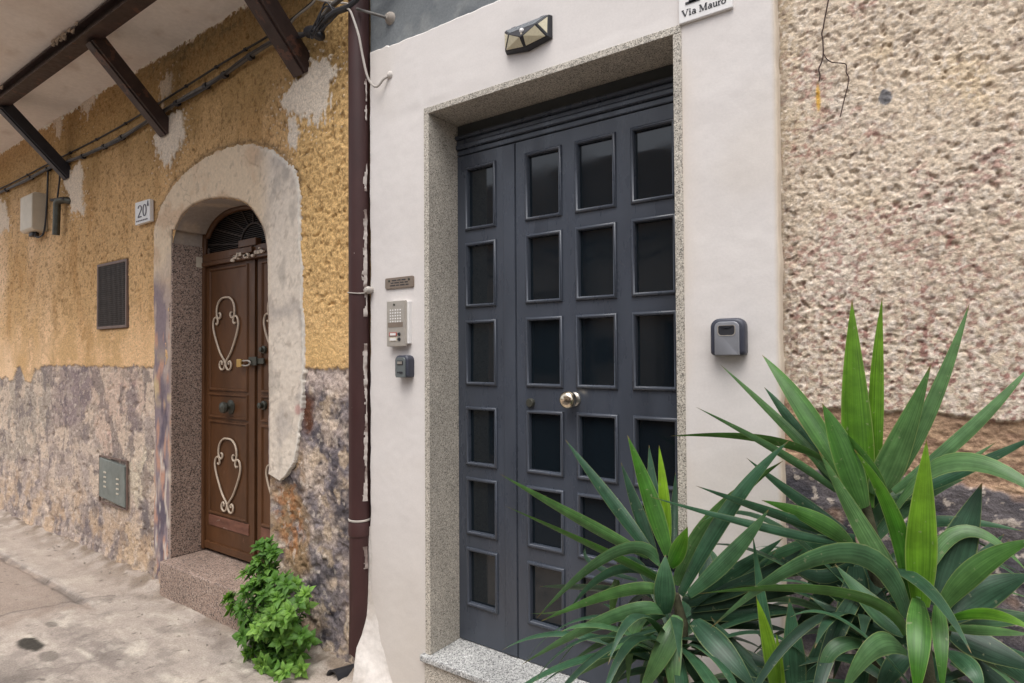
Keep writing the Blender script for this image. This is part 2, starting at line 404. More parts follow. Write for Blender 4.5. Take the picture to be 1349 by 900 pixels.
def ground_col(X, Y, Z, P, Q):
    n1 = fbm(X, Y, 1.1, 4, 21); n2 = fbm(X, Y, 6, 4, 22); n3 = fbm(X*0.8, Y*2.5, 3.5, 4, 23); n4 = fbm(X, Y, 22, 3, 24)
    C = np.broadcast_to(lin(176, 164, 153), (*X.shape, 3)).copy()
    C = mixc(C, lin(162, 151, 142), sstep(0.0, 0.5, n1))
    C = mixc(C, lin(206, 196, 182), sstep(0.05, 0.55, n3)*0.8)
    C = mixc(C, lin(132, 123, 116), sstep(0.05, 0.5, n2+0.5*n1)*0.55)
    C = mixc(C, lin(120, 110, 104), sstep(0.05, 0.45, fbm(X*0.6, Y*1.4, 1.6, 5, 38, 0.6))*0.5)
    C = mixc(C, lin(200, 189, 177), sstep(0.1, 0.5, fbm(X*0.7, Y*1.6, 9, 4, 29))*0.4)
    C = mixc(C, lin(96, 88, 82), np.exp(-(fbm(X, Y, 1.3, 4, 30)/0.010)**2)*0.4)
    e = -0.36; old = (1-sstep(-4.9, -4.5, X+0.3*n2-0.2*(Y+.36)))
    C = mixc(C, lin(150, 134, 122), old*(Y < e)*0.8)
    C = mixc(C, lin(176, 162, 150), old*sstep(e, e+0.1, Y)*0.6)
    crack = np.exp(-((Y-e-0.02*fbm(X, X*0+2, 2.5, 3, 8)+0.02)/0.03)**2)*(1-sstep(-4.7, -4.5, X))
    C = mixc(C, lin(112, 104, 98), crack*0.75*sstep(-0.3, 0.1, n2))
    # joint between the older paving and the newer pour
    jx = np.abs(X+4.55-0.35*np.sin(Y*2.1)+0.06*n2-0.10*(Y+0.4))
    C = mixc(C, lin(96, 88, 82), np.exp(-(jx/0.014)**2)*0.55*sstep(-2.2, -1.9, Y)*(Y < -0.2))
    # oil stains
    for cx, cy, a, b, s in ((-4.30, -0.79, 0.13, 0.055, 1.0), (-4.04, -0.78, 0.09, 0.05, 0.5), (-4.52, -0.62, 0.07, 0.03, 0.5), (-3.95, -1.0, 0.5, 0.12, 0.25), (-3.2, -0.62, 0.10, 0.03, 0.25)):
        d = np.sqrt(((X-cx)/a)**2+((Y-cy)/b)**2)+0.35*n2+0.12*n4
        C = mixc(C, lin(66, 62, 56), s*(1-sstep(0.7, 1.05, d)))
    C = mixc(C, lin(206, 196, 180), sstep(0.35, 0.6, fbm(X, Y, 1.7, 4, 27))*(Y < -0.5)*0.6)
    C = mixc(C, lin(70, 62, 56), (sstep(0.55, 0.62, fbm(X, Y, 14, 3, 28)))*0.55)
    bank = np.exp(-np.clip(0.0-Y, 0, 9)/0.09)*(1-sstep(-2.5, -2.3, X))
    C = mixc(C, lin(132, 116, 100), bank*sstep(-0.3, 0.3, n2)*0.8)
    C = mixc(C, lin(84, 82, 84), sstep(-1.75, -1.8, Y+0.05*n2)*sstep(-5.3, -5.2, X+0.05*n2)*0.92)  # unseen dark lane, added to darken what the lower door panes mirror
    return C*(0.92*(1+0.10*n4))[..., None]
g = grid_mesh('ground', axis((-60, -9, 3), (-9, -5.5, 0.03), (-5.5, -2.2, 0.009), (-2.2, 1.5, 0.06), (1.5, 60, 3)),
              axis((-60, -4.4, 3), (-4.4, -1.4, 0.05), (-1.4, 0.4, 0.009), (0.4, 60, 3)), ground_pos, ground_col, 'ground')
tag(g, 'worn grey concrete paving of the alley', kind='structure')

# ================================================================ OCHRE HOUSE
och = thing('house', 'ochre roughcast house with flaking grey foot and an arched brown door under a balcony', 'house', (-5.5, 0.06, 0), 'old houses along the alley')
LW = 0.06
INNER = [(-4.455, -0.02), (-4.455, 1.2), (-4.458, 2.44), (-4.41, 2.545), (-4.32, 2.625), (-4.21, 2.668), (-4.096, 2.685), (-3.96, 2.687), (-3.83, 2.673), (-3.69, 2.648), (-3.56, 2.608), (-3.47, 2.56), (-3.40, 2.497), (-3.345, 2.43), (-3.305, 2.34), (-3.285, 2.2), (-3.28, 1.85), (-3.275, 1.6), (-3.272, 1.35), (-3.27, 1.10), (-3.27, 1.0), (-3.27, 0.955)]
OUTER = [(-4.69, -0.02), (-4.70, 1.2), (-4.715, 2.46), (-4.685, 2.62), (-4.60, 2.735), (-4.44, 2.85), (-4.25, 2.92), (-4.04, 2.965), (-3.83, 2.982), (-3.66, 2.978), (-3.50, 2.957), (-3.34, 2.91), (-3.20, 2.84), (-3.08, 2.765), (-2.99, 2.66), (-2.965, 2.40), (-2.94, 1.9), (-2.925, 1.6), (-2.95, 1.35), (-3.0, 1.10), (-3.06, 1.0), (-3.15, 0.925)]
HOLE = [(x, z) for x, z in INNER]+[(-3.27, -0.02)]
SPL = [
 ([(-6.465, 3.231), (-6.326, 3.275), (-6.093, 3.352), (-6.025, 3.155), (-6.02, 2.919), (-6.252, 2.925), (-6.358, 3.11)], 0.9),
 ([(-4.718, 3.269), (-4.602, 3.327), (-4.524, 3.38), (-4.348, 3.361), (-4.305, 3.233), (-4.357, 3.111), (-4.454, 3.076), (-4.487, 3.039), (-4.623, 3.07), (-4.658, 3.172)], 1),
 ([(-3.149, 3.133), (-3.054, 3.211), (-2.947, 3.234), (-2.857, 3.295), (-2.692, 3.265), (-2.667, 3.178), (-2.705, 3.127), (-2.693, 3.019), (-2.757, 2.989), (-2.844, 2.959), (-2.891, 3.013), (-2.933, 3.014), (-3.032, 3.029), (-3.046, 2.874), (-3.075, 2.889), (-3.068, 3.046)], 1),
 ([(-8.49, 3.393), (-8.036, 3.291), (-7.933, 3.021), (-8.475, 2.924)], 0.9),
 ([(-6.07, 3.94), (-5.755, 3.86), (-5.907, 3.72), (-6.003, 3.729)], 1),
 ([(-6.72, 3.94), (-6.5, 3.9), (-6.52, 3.72), (-6.60, 3.70)], 0.9),
 ([(-4.66, 3.62), (-4.52, 3.66), (-4.50, 3.56), (-4.62, 3.52)], 0.7)]
PURPLE = [(-6.538, 1.566), (-5.688, 1.565), (-5.715, 1.339), (-5.958, 1.171), (-6.15, 1.063), (-6.635, 1.019), (-6.753, 1.306), (-6.536, 1.45)]
CREAM = [(-5.809, 1.564), (-4.759, 1.57), (-4.779, 1.258), (-4.999, 1.202), (-5.189, 0.934), (-5.56, 0.854), (-5.801, 1.084), (-5.867, 1.334)]
STREAK = [(-5.156, 1.474), (-5.028, 1.499), (-5.025, 1.304), (-4.972, 1.049), (-5.15, 1.007), (-5.18, 1.239)]
MORTAR = [(-5.149, 0.937), (-4.694, 0.986), (-4.727, 0.763), (-4.869, 0.635), (-5.016, 0.513), (-5.145, 0.6)]
BROWN = [(-2.974, 1.427), (-2.877, 1.397), (-2.877, 1.262), (-2.932, 1.208), (-2.974, 1.299)]
ORANGE = [(-3.235, 0.862), (-3.058, 0.905), (-3.001, 0.699), (-3.029, 0.48), (-3.145, 0.502), (-3.22, 0.621)]
TAN = [(-3.28, 1.06), (-2.981, 1.213), (-2.946, 0.919), (-2.911, 0.419), (-3.051, 0.391), (-3.28, 0.5)]
CREAM2 = [(-2.912, 1.57), (-2.5, 1.57), (-2.5, 1.44), (-2.745, 1.435), (-2.877, 1.493)]
GREYL = [(-9.9, 1.588), (-7.069, 1.592), (-6.793, 1.445), (-6.747, 1.026), (-7.251, 0.702), (-9.9, 0.243)]
CLOW = [(-5.247, 0.352), (-4.688, 0.384), (-4.862, -0.05), (-5.379, -0.03)]
_memo = {}
def och_masks(X, Z):
    k = X.shape
    if k in _memo: return _memo[k]
    d = {}
    w1 = fbm(X, Z, 5, 4, 31); w2 = fbm(X, Z, 18, 3, 32); w3 = fbm(X, Z, 45, 2, 33)
    d['w1'], d['w2'], d['w3'] = w1, w2, w3
    edge = 1.575+0.016*w1+0.022*w2+0.008*w3-0.16*sstep(0.0, 0.4, fbm(X, Z*0+3, 1.7, 2, 34))*(X < -6.6)
    d['dado'] = 1-sstep(-0.006, 0.006, Z-edge)
    spl = np.zeros(k)
    for pts, s in SPL:
        zmin = min(p[1] for p in pts)
        sd = poly_sd(X, Z, pts)+0.05*w1+0.035*w2+0.02*w3
        drip = 0.10*np.clip(fbm(X, Z*0.12, 22, 2, 35), 0, 1)*(Z < zmin+0.2)
        spl = np.maximum(spl, (1-sstep(-0.006, 0.01, sd-drip))*s)
        # loose spatter round the patch
        sp = (1-sstep(0.0, 0.03, cells(X, Z*0.6, 24, 36)-0.20*np.exp(-np.clip(sd, 0, 9)/0.10)+0.02))*(sd < 0.3)
        spl = np.maximum(spl, sp*s)
    d['spl'] = spl
    for nm, pts, a in (('purple', PURPLE, 0.05), ('cream', CREAM, 0.10), ('streak', STREAK, 0.10), ('mortar', MORTAR, 0.10), ('brown', BROWN, 0.03), ('orange', ORANGE, 0.06), ('tan', TAN, 0.05), ('cream2', CREAM2, 0.05), ('greyl', GREYL, 0.12), ('clow', CLOW, 0.10)):
        d[nm] = 1-sstep(-0.03, 0.04, poly_sd(X, Z, pts)+a*(w1+0.5*w2))
    d['surr'] = poly_sd(X, Z, OUTER+[(-3.27, 0.9), (-3.27, -0.02)])
    _memo.clear(); _memo[k] = d
    return d
def och_h(X, Z):
    d = och_masks(X, Z)
    spat = np.clip(fbm(X*1.15, Z, 26, 3, 41, 0.6), -0.7, 0.9)
    pits = sstep(0.28, 0.5, fbm(X, Z*1.1, 21, 2, 42))
    fade = sstep(1.6, 2.3, Z+0.5*d['w1']+0.25*sstep(-3.4, -3.0, X))       # the roughcast is worn smoother low down
    rough = 0.006*spat*(0.35+0.65*fade)-0.007*pits*(0.25+0.75*fade)+0.003*fbm(X, Z, 60, 2, 40)*fade
    rough = rough*np.where(X > -3.05, 1.35, 1.0)
    big = 0.012*fbm(X, Z, 1.3, 3, 43)
    lo = 0.008*fbm(X, Z, 4.5, 5, 44, 0.6)+0.005*fbm(X, Z, 24, 3, 45, 0.6)-0.010*sstep(0.25, 0.5, fbm(X, Z, 9, 3, 46))
    right = sstep(-3.3, -3.1, X)
    stone = 0.009*fbm(X, Z, 7, 5, 47, 0.62)-0.012*sstep(0.62, 0.8, cells(X, Z*1.4, 5.0, 48)+0.15*d['w2']+0.1*d['w1'])+0.005*fbm(X, Z, 34, 3, 78)
    lo = lo+right*stone-0.018*right*sstep(0, 1, 1.3-Z)
    lo = lo-0.012*d['brown']-0.012*d['orange']
    lo = np.where(d['purple'] > 0.5, lo*0.6+0.004, lo)
    h = rough*(1-d['dado'])+(lo-0.008)*d['dado']+big
    h = h*(1-0.8*d['spl'])+0.009*d['spl']+0.003*d['spl']*fbm(X, Z, 12, 3, 49)
    foot = np.exp(-np.clip(Z-0.02, 0, 9)/0.10)
    h = h+foot*(0.03+0.02*d['w1'])
    rc = sstep(-5.71, -5.70, X)*sstep(-5.142, -5.152, X)*sstep(1.866, 1.876, Z)*sstep(2.42, 2.41, Z)
    h = h*(1-rc)-0.012*rc
    return h
def och_pos(X, Z):
    h = och_h(X, Z); near = sstep(-11, -9.6, X)*(1-sstep(4.0, 4.3, Z))
    h = h*near*(1-0.85*np.exp(-np.clip(d_hole(X, Z), 0, 9)/0.01))
    return X, LW-h, Z
def d_hole(X, Z):
    return poly_sd(X, Z, HOLE)
def och_col(X, Y, Z, P, Q):
    d = och_masks(X, Z); w1, w2, w3 = d['w1'], d['w2'], d['w3']
    n1 = fbm(X, Z*0.6, 1.1, 4, 51); n2 = fbm(X, Z*0.35, 4, 4, 52)
    C = np.broadcast_to(lin(198, 162, 116), (*X.shape, 3)).copy()
    C = mixc(C, lin(214, 176, 130), sstep(-0.1, 0.5, n1)*0.8)
    C = mixc(C, lin(180, 140, 92), sstep(0.0, 0.5, n2)*0.7)
    C = mixc(C, lin(230, 192, 148), sstep(2.4, 1.65, Z)*sstep(-0.35, 0.3, w1+n1)*0.65)
    C = mixc(C, lin(224, 194, 160), sstep(-6.2, -7.6, X)*0.75*sstep(-0.4, 0.2, n1))
    C = mixc(C, lin(208, 172, 116), sstep(-3.15, -2.95, X)*0.7)
    # soot and damp under the balcony
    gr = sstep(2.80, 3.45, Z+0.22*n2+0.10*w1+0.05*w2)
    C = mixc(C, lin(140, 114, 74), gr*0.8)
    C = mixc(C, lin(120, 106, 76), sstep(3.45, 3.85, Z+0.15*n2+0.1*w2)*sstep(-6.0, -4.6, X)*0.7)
    C = mixc(C, lin(214, 202, 190), sstep(0.0, 0.008, Z-3.835+0.05*np.clip(w1, 0, 1)+0.035*w2+0.015*w3)*(Z < 3.9))
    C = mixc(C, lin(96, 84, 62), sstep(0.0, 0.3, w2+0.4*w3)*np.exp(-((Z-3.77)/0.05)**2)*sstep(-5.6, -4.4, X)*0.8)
    C = mixc(C, lin(112, 84, 50), sstep(0.26, 0.42, fbm(X*1.1, Z*0.8, 24, 3, 53))*0.6*sstep(1.6, 2.3, Z+0.3*w1))
    C = mixc(C, lin(104, 84, 56), sstep(0.3, 0.5, fbm(X*1.4, Z, 38, 2, 77))*0.5*sstep(1.55, 2.0, Z+0.3*w1))
    C = mixc(C, lin(74, 64, 54), np.exp(-np.clip(np.abs(d['surr']-0.02+0.03*w1), 0, 9)/0.012)*0.6*(Z > 2.6))
    C = mixc(C, lin(122, 92, 52), (1-sstep(0.02, 0.05, np.abs(w1*0.3+(X+6.9)*0.25-(Z-1.8)*0.2)))*0.25*(Z < 2.6))
    # plain coat of the foot of the wall and what has come off it
    D = np.broadcast_to(lin(176, 160, 150), (*X.shape, 3)).copy()
    D = mixc(D, lin(200, 182, 166), sstep(-0.15, 0.35, w1))
    D = mixc(D, lin(126, 115, 113), sstep(0.18, 0.5, fbm(X, Z*0.7, 3.2, 5, 54, 0.62))*0.7)
    D = mixc(D, lin(172, 160, 145), d['greyl']*0.7)
    D = mixc(D, lin(124, 112, 102), d['greyl']*sstep(0.2, 0.45, w2)*0.5)
    D = mixc(D, lin(144, 128, 128), d['purple']*sstep(-0.5, -0.1, w1+0.4*w2)*0.85)
    D = mixc(D, lin(118, 104, 106), d['purple']*sstep(0.1, 0.5, w1)*0.5)
    D = mixc(D, lin(206, 182, 164), d['cream']*0.9)
    D = mixc(D, lin(198, 160, 148), d['cream']*sstep(0.2, 0.5, w1)*0.6)
    D = mixc(D, lin(126, 114, 116), d['streak']*0.75)
    D = mixc(D, lin(208, 194, 172), d['mortar']*0.9)
    D = mixc(D, lin(198, 172, 142), d['clow']*0.8)
    fl1 = fbm(X, Z*0.9, 2.8, 6, 181, 0.62); fl2 = fbm(X, Z*0.8, 3.6, 6, 182, 0.62); fl3 = fbm(X, Z, 7, 5, 183, 0.6)
    D = mixc(D, lin(208, 188, 168), sstep(0.10, 0.14, fl1)*0.75*(1-d['purple']*0.6))
    D = mixc(D, lin(112, 102, 104), sstep(0.14, 0.19, fl2)*0.62)
    D = mixc(D, lin(150, 136, 126), sstep(0.20, 0.24, fl3)*0.6)
    D = mixc(D, lin(86, 78, 78), np.exp(-((fl1-0.10)/0.012)**2)*0.35)
    low = sstep(0.75, 0.2, Z+0.25*n2)
    D = mixc(D, lin(186, 160, 134), low*sstep(-0.15, 0.3, w1)*0.85)
    D = mixc(D, lin(104, 97, 98), low*sstep(0.15, 0.45, fbm(X, Z, 4.2, 4, 55))*0.7)
    rt = sstep(-3.3, -3.2, X)
    D = mixc(D, lin(112, 106, 112), rt*sstep(-0.3, 0.2, fbm(X, Z, 5, 4, 56))*0.8)
    D = mixc(D, lin(62, 60, 68), rt*sstep(0.05, 0.35, fbm(X, Z, 7, 4, 57))*0.75)
    D = mixc(D, lin(188, 168, 146), rt*sstep(0.18, 0.4, fbm(X, Z, 6, 4, 58))*0.85)
    D = mixc(D, lin(158, 130, 98), d['tan']*sstep(-0.4, 0.2, w1)*0.9)
    D = mixc(D, lin(196, 178, 168), d['cream2']*0.75)
    D = mixc(D, lin(164, 112, 72), d['orange']*sstep(-0.2, 0.2, w2+0.3*w1)*0.75)
    D = mixc(D, lin(96, 58, 36), d['brown']*0.9)
    D = mixc(D, lin(60, 54, 54), sstep(0.36, 0.5, fbm(X, Z, 24, 3, 59))*0.5)
    D = mixc(D, lin(214, 200, 186), sstep(0.30, 0.42, fbm(X, Z, 19, 4, 79))*0.5)
    D = D*(1+0.13*fbm(X, Z, 30, 3, 76, 0.65))[..., None]
    C = mixc(C*(1.15+0.40*sstep(3.1, 3.6, Z))[..., None], D*1.05, d['dado'])  # coat brightened towards the balcony, lifting the shade there in the colour
    C = mixc(C, lin(226, 212, 194), d['spl'])
    return C*(1+0.10*w3+0.06*w2)[..., None]
wx = axis((-16, -9.5, 0.25), (-9.5, -6.5, 0.020), (-6.5, -4.455, 0.0112), (-4.455, -3.27, 0.0071), (-3.27, -2.30, 0.0056))
wz = axis((-0.1, 4.0, 0.0071), (4.0, 7.0, 0.3))
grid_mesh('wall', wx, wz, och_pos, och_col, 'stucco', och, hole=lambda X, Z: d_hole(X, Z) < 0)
MB().box(-16, -2.36, 0.42, 5, 0, 7).build('rear_wall', 'dark', och)
# mortar band round the arch
def contour(pts, n):
    P = np.array(pts); s = np.arange(len(P)); t = np.linspace(0, len(P)-1, n)
    i = np.clip(t.astype(int), 0, len(P)-2); f = (t-i)[:, None]
    p0 = P[np.clip(i-1, 0, None)]; p1 = P[i]; p2 = P[i+1]; p3 = P[np.clip(i+2, None, len(P)-1)]
    return 0.5*((2*p1)+(p2-p0)*f+(2*p0-5*p1+4*p2-p3)*f**2+(3*p1-p0-3*p2+p3)*f**3)
NS = 620
CI, CO = contour(INNER, NS), contour(OUTER, NS)
def surr_pos(S, T):
    i = np.clip(np.round(S*(NS-1)).astype(int), 0, NS-1)
    wob = (fbm(S*60, T*0, 1.0, 4, 61)*0.06+fbm(S*60, T*0, 5.0, 3, 62, 0.7)*0.035)*sstep(0.6, 1, T)
    t = T+wob
    X = CI[i][..., 0]*(1-t)+CO[i][..., 0]*t; Z = CI[i][..., 1]*(1-t)+CO[i][..., 1]*t
    h = 0.012+0.006*fbm(X, Z, 3, 3, 63)+0.003*fbm(X, Z, 20, 3, 64)
    left = sstep(-4.4, -4.5, X)*sstep(2.3, 2.0, Z)
    h = h-left*(0.003+0.007*sstep(0.0, 0.3, fbm(X, Z*0.5, 7, 3, 65)))
    h = h-0.030*sstep(0.985, 1.0, T)                                   # ragged outer lip turns down to the roughcast
    Y = LW-h+0.02*sstep(0.04, 0.0, T)**2
    return X, Y, Z
def surr_col(X, Y, Z, S, T):
    w1 = fbm(X, Z, 4, 4, 66); w2 = fbm(X, Z, 16, 3, 67); w3 = fbm(X, Z*0.4, 9, 3, 68)
    C = np.broadcast_to(lin(216, 196, 170), (*X.shape, 3)).copy()
    C = mixc(C, lin(200, 172, 144), sstep(0.0, 0.45, w1)*0.75)
    C = mixc(C, lin(216, 205, 192), sstep(-3.4, -3.2, X)*0.85)
    C = mixc(C, lin(166, 158, 152), sstep(-3.4, -3.2, X)*sstep(0.1, 0.5, w1)*0.6)
    C = mixc(C, lin(150, 136, 122), sstep(0.30, 0.45, w2)*0.4)
    C = mixc(C, lin(150, 142, 134), sstep(0.1, 0.4, fbm(X, Z*0.5, 7, 4, 75))*0.45*sstep(-3.5, -3.2, X))
    C = mixc(C, lin(120, 104, 90), np.exp(-(fbm(X, Z, 2.3, 4, 80)/0.012)**2)*0.35)
    C = mixc(C, lin(222, 216, 206), sstep(0.93, 0.97, T)*sstep(-3.6, -3.0, X)*0.7)
    left = sstep(-4.4, -4.5, X)*sstep(2.35, 2.1, Z+0.15*w1)
    L = np.broadcast_to(lin(138, 124, 128), (*X.shape, 3)).copy()
    L = mixc(L, lin(178, 160, 150), sstep(0.05, 0.3, w3))
    L = mixc(L, lin(196, 150, 126), sstep(0.16, 0.24, fbm(X*1.5, Z*0.6, 9, 4, 69))*sstep(2.0, 1.8, Z)*0.8)
    L = mixc(L, lin(206, 184, 146), sstep(0.15, 0.3, fbm(X, Z, 5, 3, 70))*np.exp(-((Z-1.45)/0.18)**2))
    L = mixc(L, lin(96, 88, 100), sstep(0.1, 0.3, fbm(X, Z*0.4, 8, 3, 71))*sstep(1.6, 1.3, Z)*0.85)
    L = mixc(L, lin(210, 200, 188), sstep(0.25, 0.36, fbm(X*1.3, Z*0.5, 11, 3, 72))*sstep(1.2, 1.0, Z)*0.8)
    C = mixc(C, L, left)
    C = mixc(C, lin(176, 120, 116), (1-sstep(0.2, 1.0, ((X+2.985)/0.035)**2+((Z-1.345)/0.035)**2+0.6*w2))*0.6)
    C = mixc(C, lin(112, 100, 112), sstep(0.10, 0.02, T)*(X > -3.4)*sstep(1.45, 1.3, Z)*0.7)
    return C*(1+0.05*w2)[..., None]
grid_mesh('door_surround', np.linspace(0, 1, NS), np.concatenate([np.linspace(0, 0.94, 34), np.linspace(0.95, 1.0, 8)]), surr_pos, surr_col, 'patch', och, flip=True)
# inside of the arch and its right cheek
def reveal_pos(S, T):
    i = np.clip(np.round(S*(NS-1)).astype(int), 0, NS-1)
    X = CI[i][..., 0]; Z = CI[i][..., 1]
    return X, LW-0.007+T*0.26, Z+0.004*fbm(X*9, T*3, 1, 3, 73)
def reveal_col(X, Y, Z, S, T):
    C = np.broadcast_to(lin(164, 152, 142), (*X.shape, 3)).copy()
    return mixc(C, lin(184, 166, 148), sstep(0, 0.4, fbm(X, Y, 6, 3, 74)))
i0 = int(NS*1.9/21)/NS
grid_mesh('arch_soffit', np.linspace(i0, 1, 240), np.linspace(0, 1, 12), reveal_pos, reveal_col, 'patch', och)
MB().box(-3.27, -3.20, LW+0.035, LW+0.26, -0.02, 0.97).build('door_cheek', 'mortar', och)
MB().box(-4.50, -4.452, LW-0.004, 0.33, 0.235, 2.452).build('door_jamb', 'pink', och, bevel=0.004)
# small number tag on the jamb
MB().box(-4.451, -4.446, 0.225, 0.268, 2.30, 2.375).build('number_tag', 'cream_box', och, bevel=0.001)
# door step of pink granite
st = MB().box(-4.452, -3.15, -0.02, 0.36, -0.05, 0.236)
st.build('doorstep', 'pink', och, bevel=0.008)
# transom rail and fanlight
MB().box(-4.45, -3.2, 0.262, 0.33, 2.305, 2.335).box(-4.45, -3.2, 0.268, 0.33, 2.336, 2.395).box(-4.05, -3.78, 0.25, 0.268, 2.345, 2.385).box(-3.95, -3.74, 0.255, 0.30, 2.39, 2.44).box(-4.455, -4.425, 0.268, 0.33, 0.25, 2.36).build('door_rail', 'brown', och, bevel=0.004)
rr_ = random.Random(9); fk = MB()
for k in range(16):
    x = rr_.uniform(-4.02, -3.66); z = rr_.uniform(2.312, 2.345)+0.05*max(0, x+3.80)*3; sz = rr_.uniform(0.006, 0.02)
    fk.prism([(x+sz*1.5*rr_.uniform(0.6, 1.2)*math.cos(a), z+sz*rr_.uniform(0.5, 1.0)*math.sin(a)) for a in [2*math.pi*q/7 for q in range(7)]], 0.2478, 0.2605)
tag(fk.build('paint_flakes', 'scroll', och), kind='stuff')
fan = MB().box(-4.6, -3.1, 0.335, 0.345, 2.38, 2.80).build('fanlight', 'dark', och)
fg = MB()
for k in range(22):
    z = 2.405+k*0.0135; fg.box(-4.5, -3.2, 0.318, 0.322, z, z+0.0035)
for k in range(9):
    a = R(12+k*19.5); c = Vector((-3.86, 0.312, 2.40))
    fg.tube([c+Vector((0.16*math.cos(a), 0, 0.16*math.sin(a))), c+Vector((0.75*math.cos(a), 0, 0.42*math.sin(a)))], 0.005, 6)
for rr in (0.16,):
    fg.tube([(-3.86+rr*math.cos(R(q)), 0.312, 2.40+rr*math.sin(R(q))) for q in range(0, 181, 12)], 0.006, 6)
fg.build('fanlight_grille', 'vent', fan, smooth=True)
fr = MB()
pp = [(float(a), float(b)) for a, b in CI[int(NS*1.9/21):int(NS*14.4/21):6]]
fr.tube([(x, 0.29, z-0.012) for x, z in pp], 0.02, 8); fr.build('fanlight_frame', 'brown', fan, smooth=True)
# the two leaves with their wrought scrolls
def scroll_pts():
    arch = [(0, 0.255), (.05, .25), (.09, .225), (.113, .185), (.116, .14), (.102, .112), (.078, .108), (.064, .124), (.068, .143), (.082, .146)]
    vee = [(.128, .072), (.112, .066), (.10, .082), (.106, .108), (.128, .118), (.152, .105), (.164, .07), (.158, .03), (.13, -.035), (.07, -.135), (.012, -.195), (.006, -.225), (.022, -.25), (.048, -.257), (.07, -.243), (.074, -.215), (.058, -.197), (.042, -.205), (.045, -.222)]
    return arch, vee
def scroll(cx, y, cz, parent):
    mb = MB(); arch, vee = scroll_pts()
    for s in (-1, 1):
        for pl in (arch, vee):
            mb.tube(smooth_path([(cx+s*x, y, cz+z) for x, z in pl], 5), 0.0068, 6)
    return mb.build('scrollwork', 'scroll', parent, smooth=True)
def brown_leaf(x0, x1, y, cx, knob):
    top, bot = 2.303, 0.262
    xs = [x0, x0+0.045, x1-0.075, x1]; zs = [bot, bot+0.10, bot+0.165, bot+0.25, 1.205, 1.385, 2.24, top]
    mb = MB().plate(xs, zs, set(), y, y+0.04)
    mm = [(0, y-0.001), (0.004, y-0.010), (0.014, y-0.011), (0.02, y-0.004), (0.021, y-0.001)]
    for za, zb in ((0.515, 1.19), (1.205, 1.385), (1.40, 2.285)): mb.sweep_rect(x0+0.045, x1-0.075, za, zb, mm)
    mb.box(x0+0.002, x1-0.002, y-0.014, y+0.001, bot, bot+0.05)
    o = mb.build('door_leaf', 'brown', och, bevel=0.002)
    scroll(cx, y-0.011, 1.81, o); scroll(cx+0.03, y-0.011, 0.815, o)
    MB().box(x0+0.05, x1-0.06, y-0.006, y+0.001, bot+0.17, bot+0.245).build('kick_board', 'worn', o, bevel=0.002)
    if knob:
        kb = MB().lathe_y(cx+0.055, 1.292, [(0.0, y), (0.050, y), (0.050, y-0.006), (0.030, y-0.012), (0.013, y-0.016), (0.013, y-0.030), (0.032, y-0.036), (0.041, y-0.052), (0.037, y-0.068), (0.018, y-0.078), (0.0, y-0.080)])
        kb.build('door_knob', 'oldmetal', o, smooth=True)
    return o
lf = brown_leaf(-4.425, -3.805, 0.290, -4.15, True)
rf = brown_leaf(-3.785, -3.14, 0.300, -3.53, False)
MB().lathe_y(-3.70, 1.69, [(0.0, 0.30), (0.026, 0.30), (0.026, 0.285), (0.016, 0.28), (0.016, 0.262), (0.0, 0.26)], 14).build('lock_cylinder', 'oldmetal', rf, smooth=True)
MB().lathe_y(-3.70, 1.32, [(0.0, 0.30), (0.03, 0.30), (0.03, 0.285), (0.018, 0.28), (0.02, 0.255), (0.0, 0.25)], 14).build('latch_knob', 'oldmetal', rf, smooth=True)
MB().box(-3.86, -3.68, 0.276, 0.289, 1.595, 1.632).box(-3.84, -3.75, 0.266, 0.276, 1.585, 1.642).build('hasp', 'oldmetal', lf, bevel=0.003)
MB().box(-3.806, -3.784, 0.31, 0.33, 0.262, 2.303).build('leaf_gap', 'dark', och)
# balcony above with its steel
bal = grid_mesh('balcony', axis((-9.8, -2.6, 0.05)), axis((-1.15, 0.09, 0.03)), lambda X, Y: (X, Y, 3.845+0.006*fbm(X, Y, 1.2, 3, 81)+0.012*fbm(X, Y, 9, 3, 82)*sstep(-0.05, 0.08, Y)),
    lambda X, Y, Z, P, Q: mixc(mixc(np.broadcast_to(lin(236, 230, 224), (*X.shape, 3)).copy(), lin(222, 210, 200), sstep(-0.1, 0.5, fbm(X, Y, 0.9, 4, 83))*0.7), lin(190, 174, 160), sstep(0.25, 0.6, fbm(X, Y*2, 3, 4, 84))*0.4), 'soffit', och, flip=True)
MB().box(-9.8, -2.6, -1.15, 0.05, 3.865, 4.02).build('balcony_slab', 'mortar', och)
bm_ = MB().box(-9.8, -2.6, -0.475, -0.372, 3.738, 3.752).box(-9.8, -2.6, -0.432, -0.414, 3.752, 3.84).box(-9.8, -2.6, -0.475, -0.372, 3.826, 3.838).build('support_beam', 'beam', bal, bevel=0.002)
fl = MB()
rnd = random.Random(4)
for k in range(26):
    x = rnd.choice([-6.1, -4.9, -4.75, -3.9])+rnd.uniform(-0.14, 0.14); s = rnd.uniform(0.008, 0.022); y = -0.475+rnd.uniform(-0.012, 0.004); z = 3.838-rnd.uniform(-0.004, 0.03)
    fl.tube([(x-s, y, z), (x, y-0.004, z-s*0.6), (x+s, y, z+s*0.3)], [s*0.3, s*0.6, s*0.2], 6)
tag(fl.build('mortar_flakes', 'scroll', bal, smooth=True), kind='stuff')
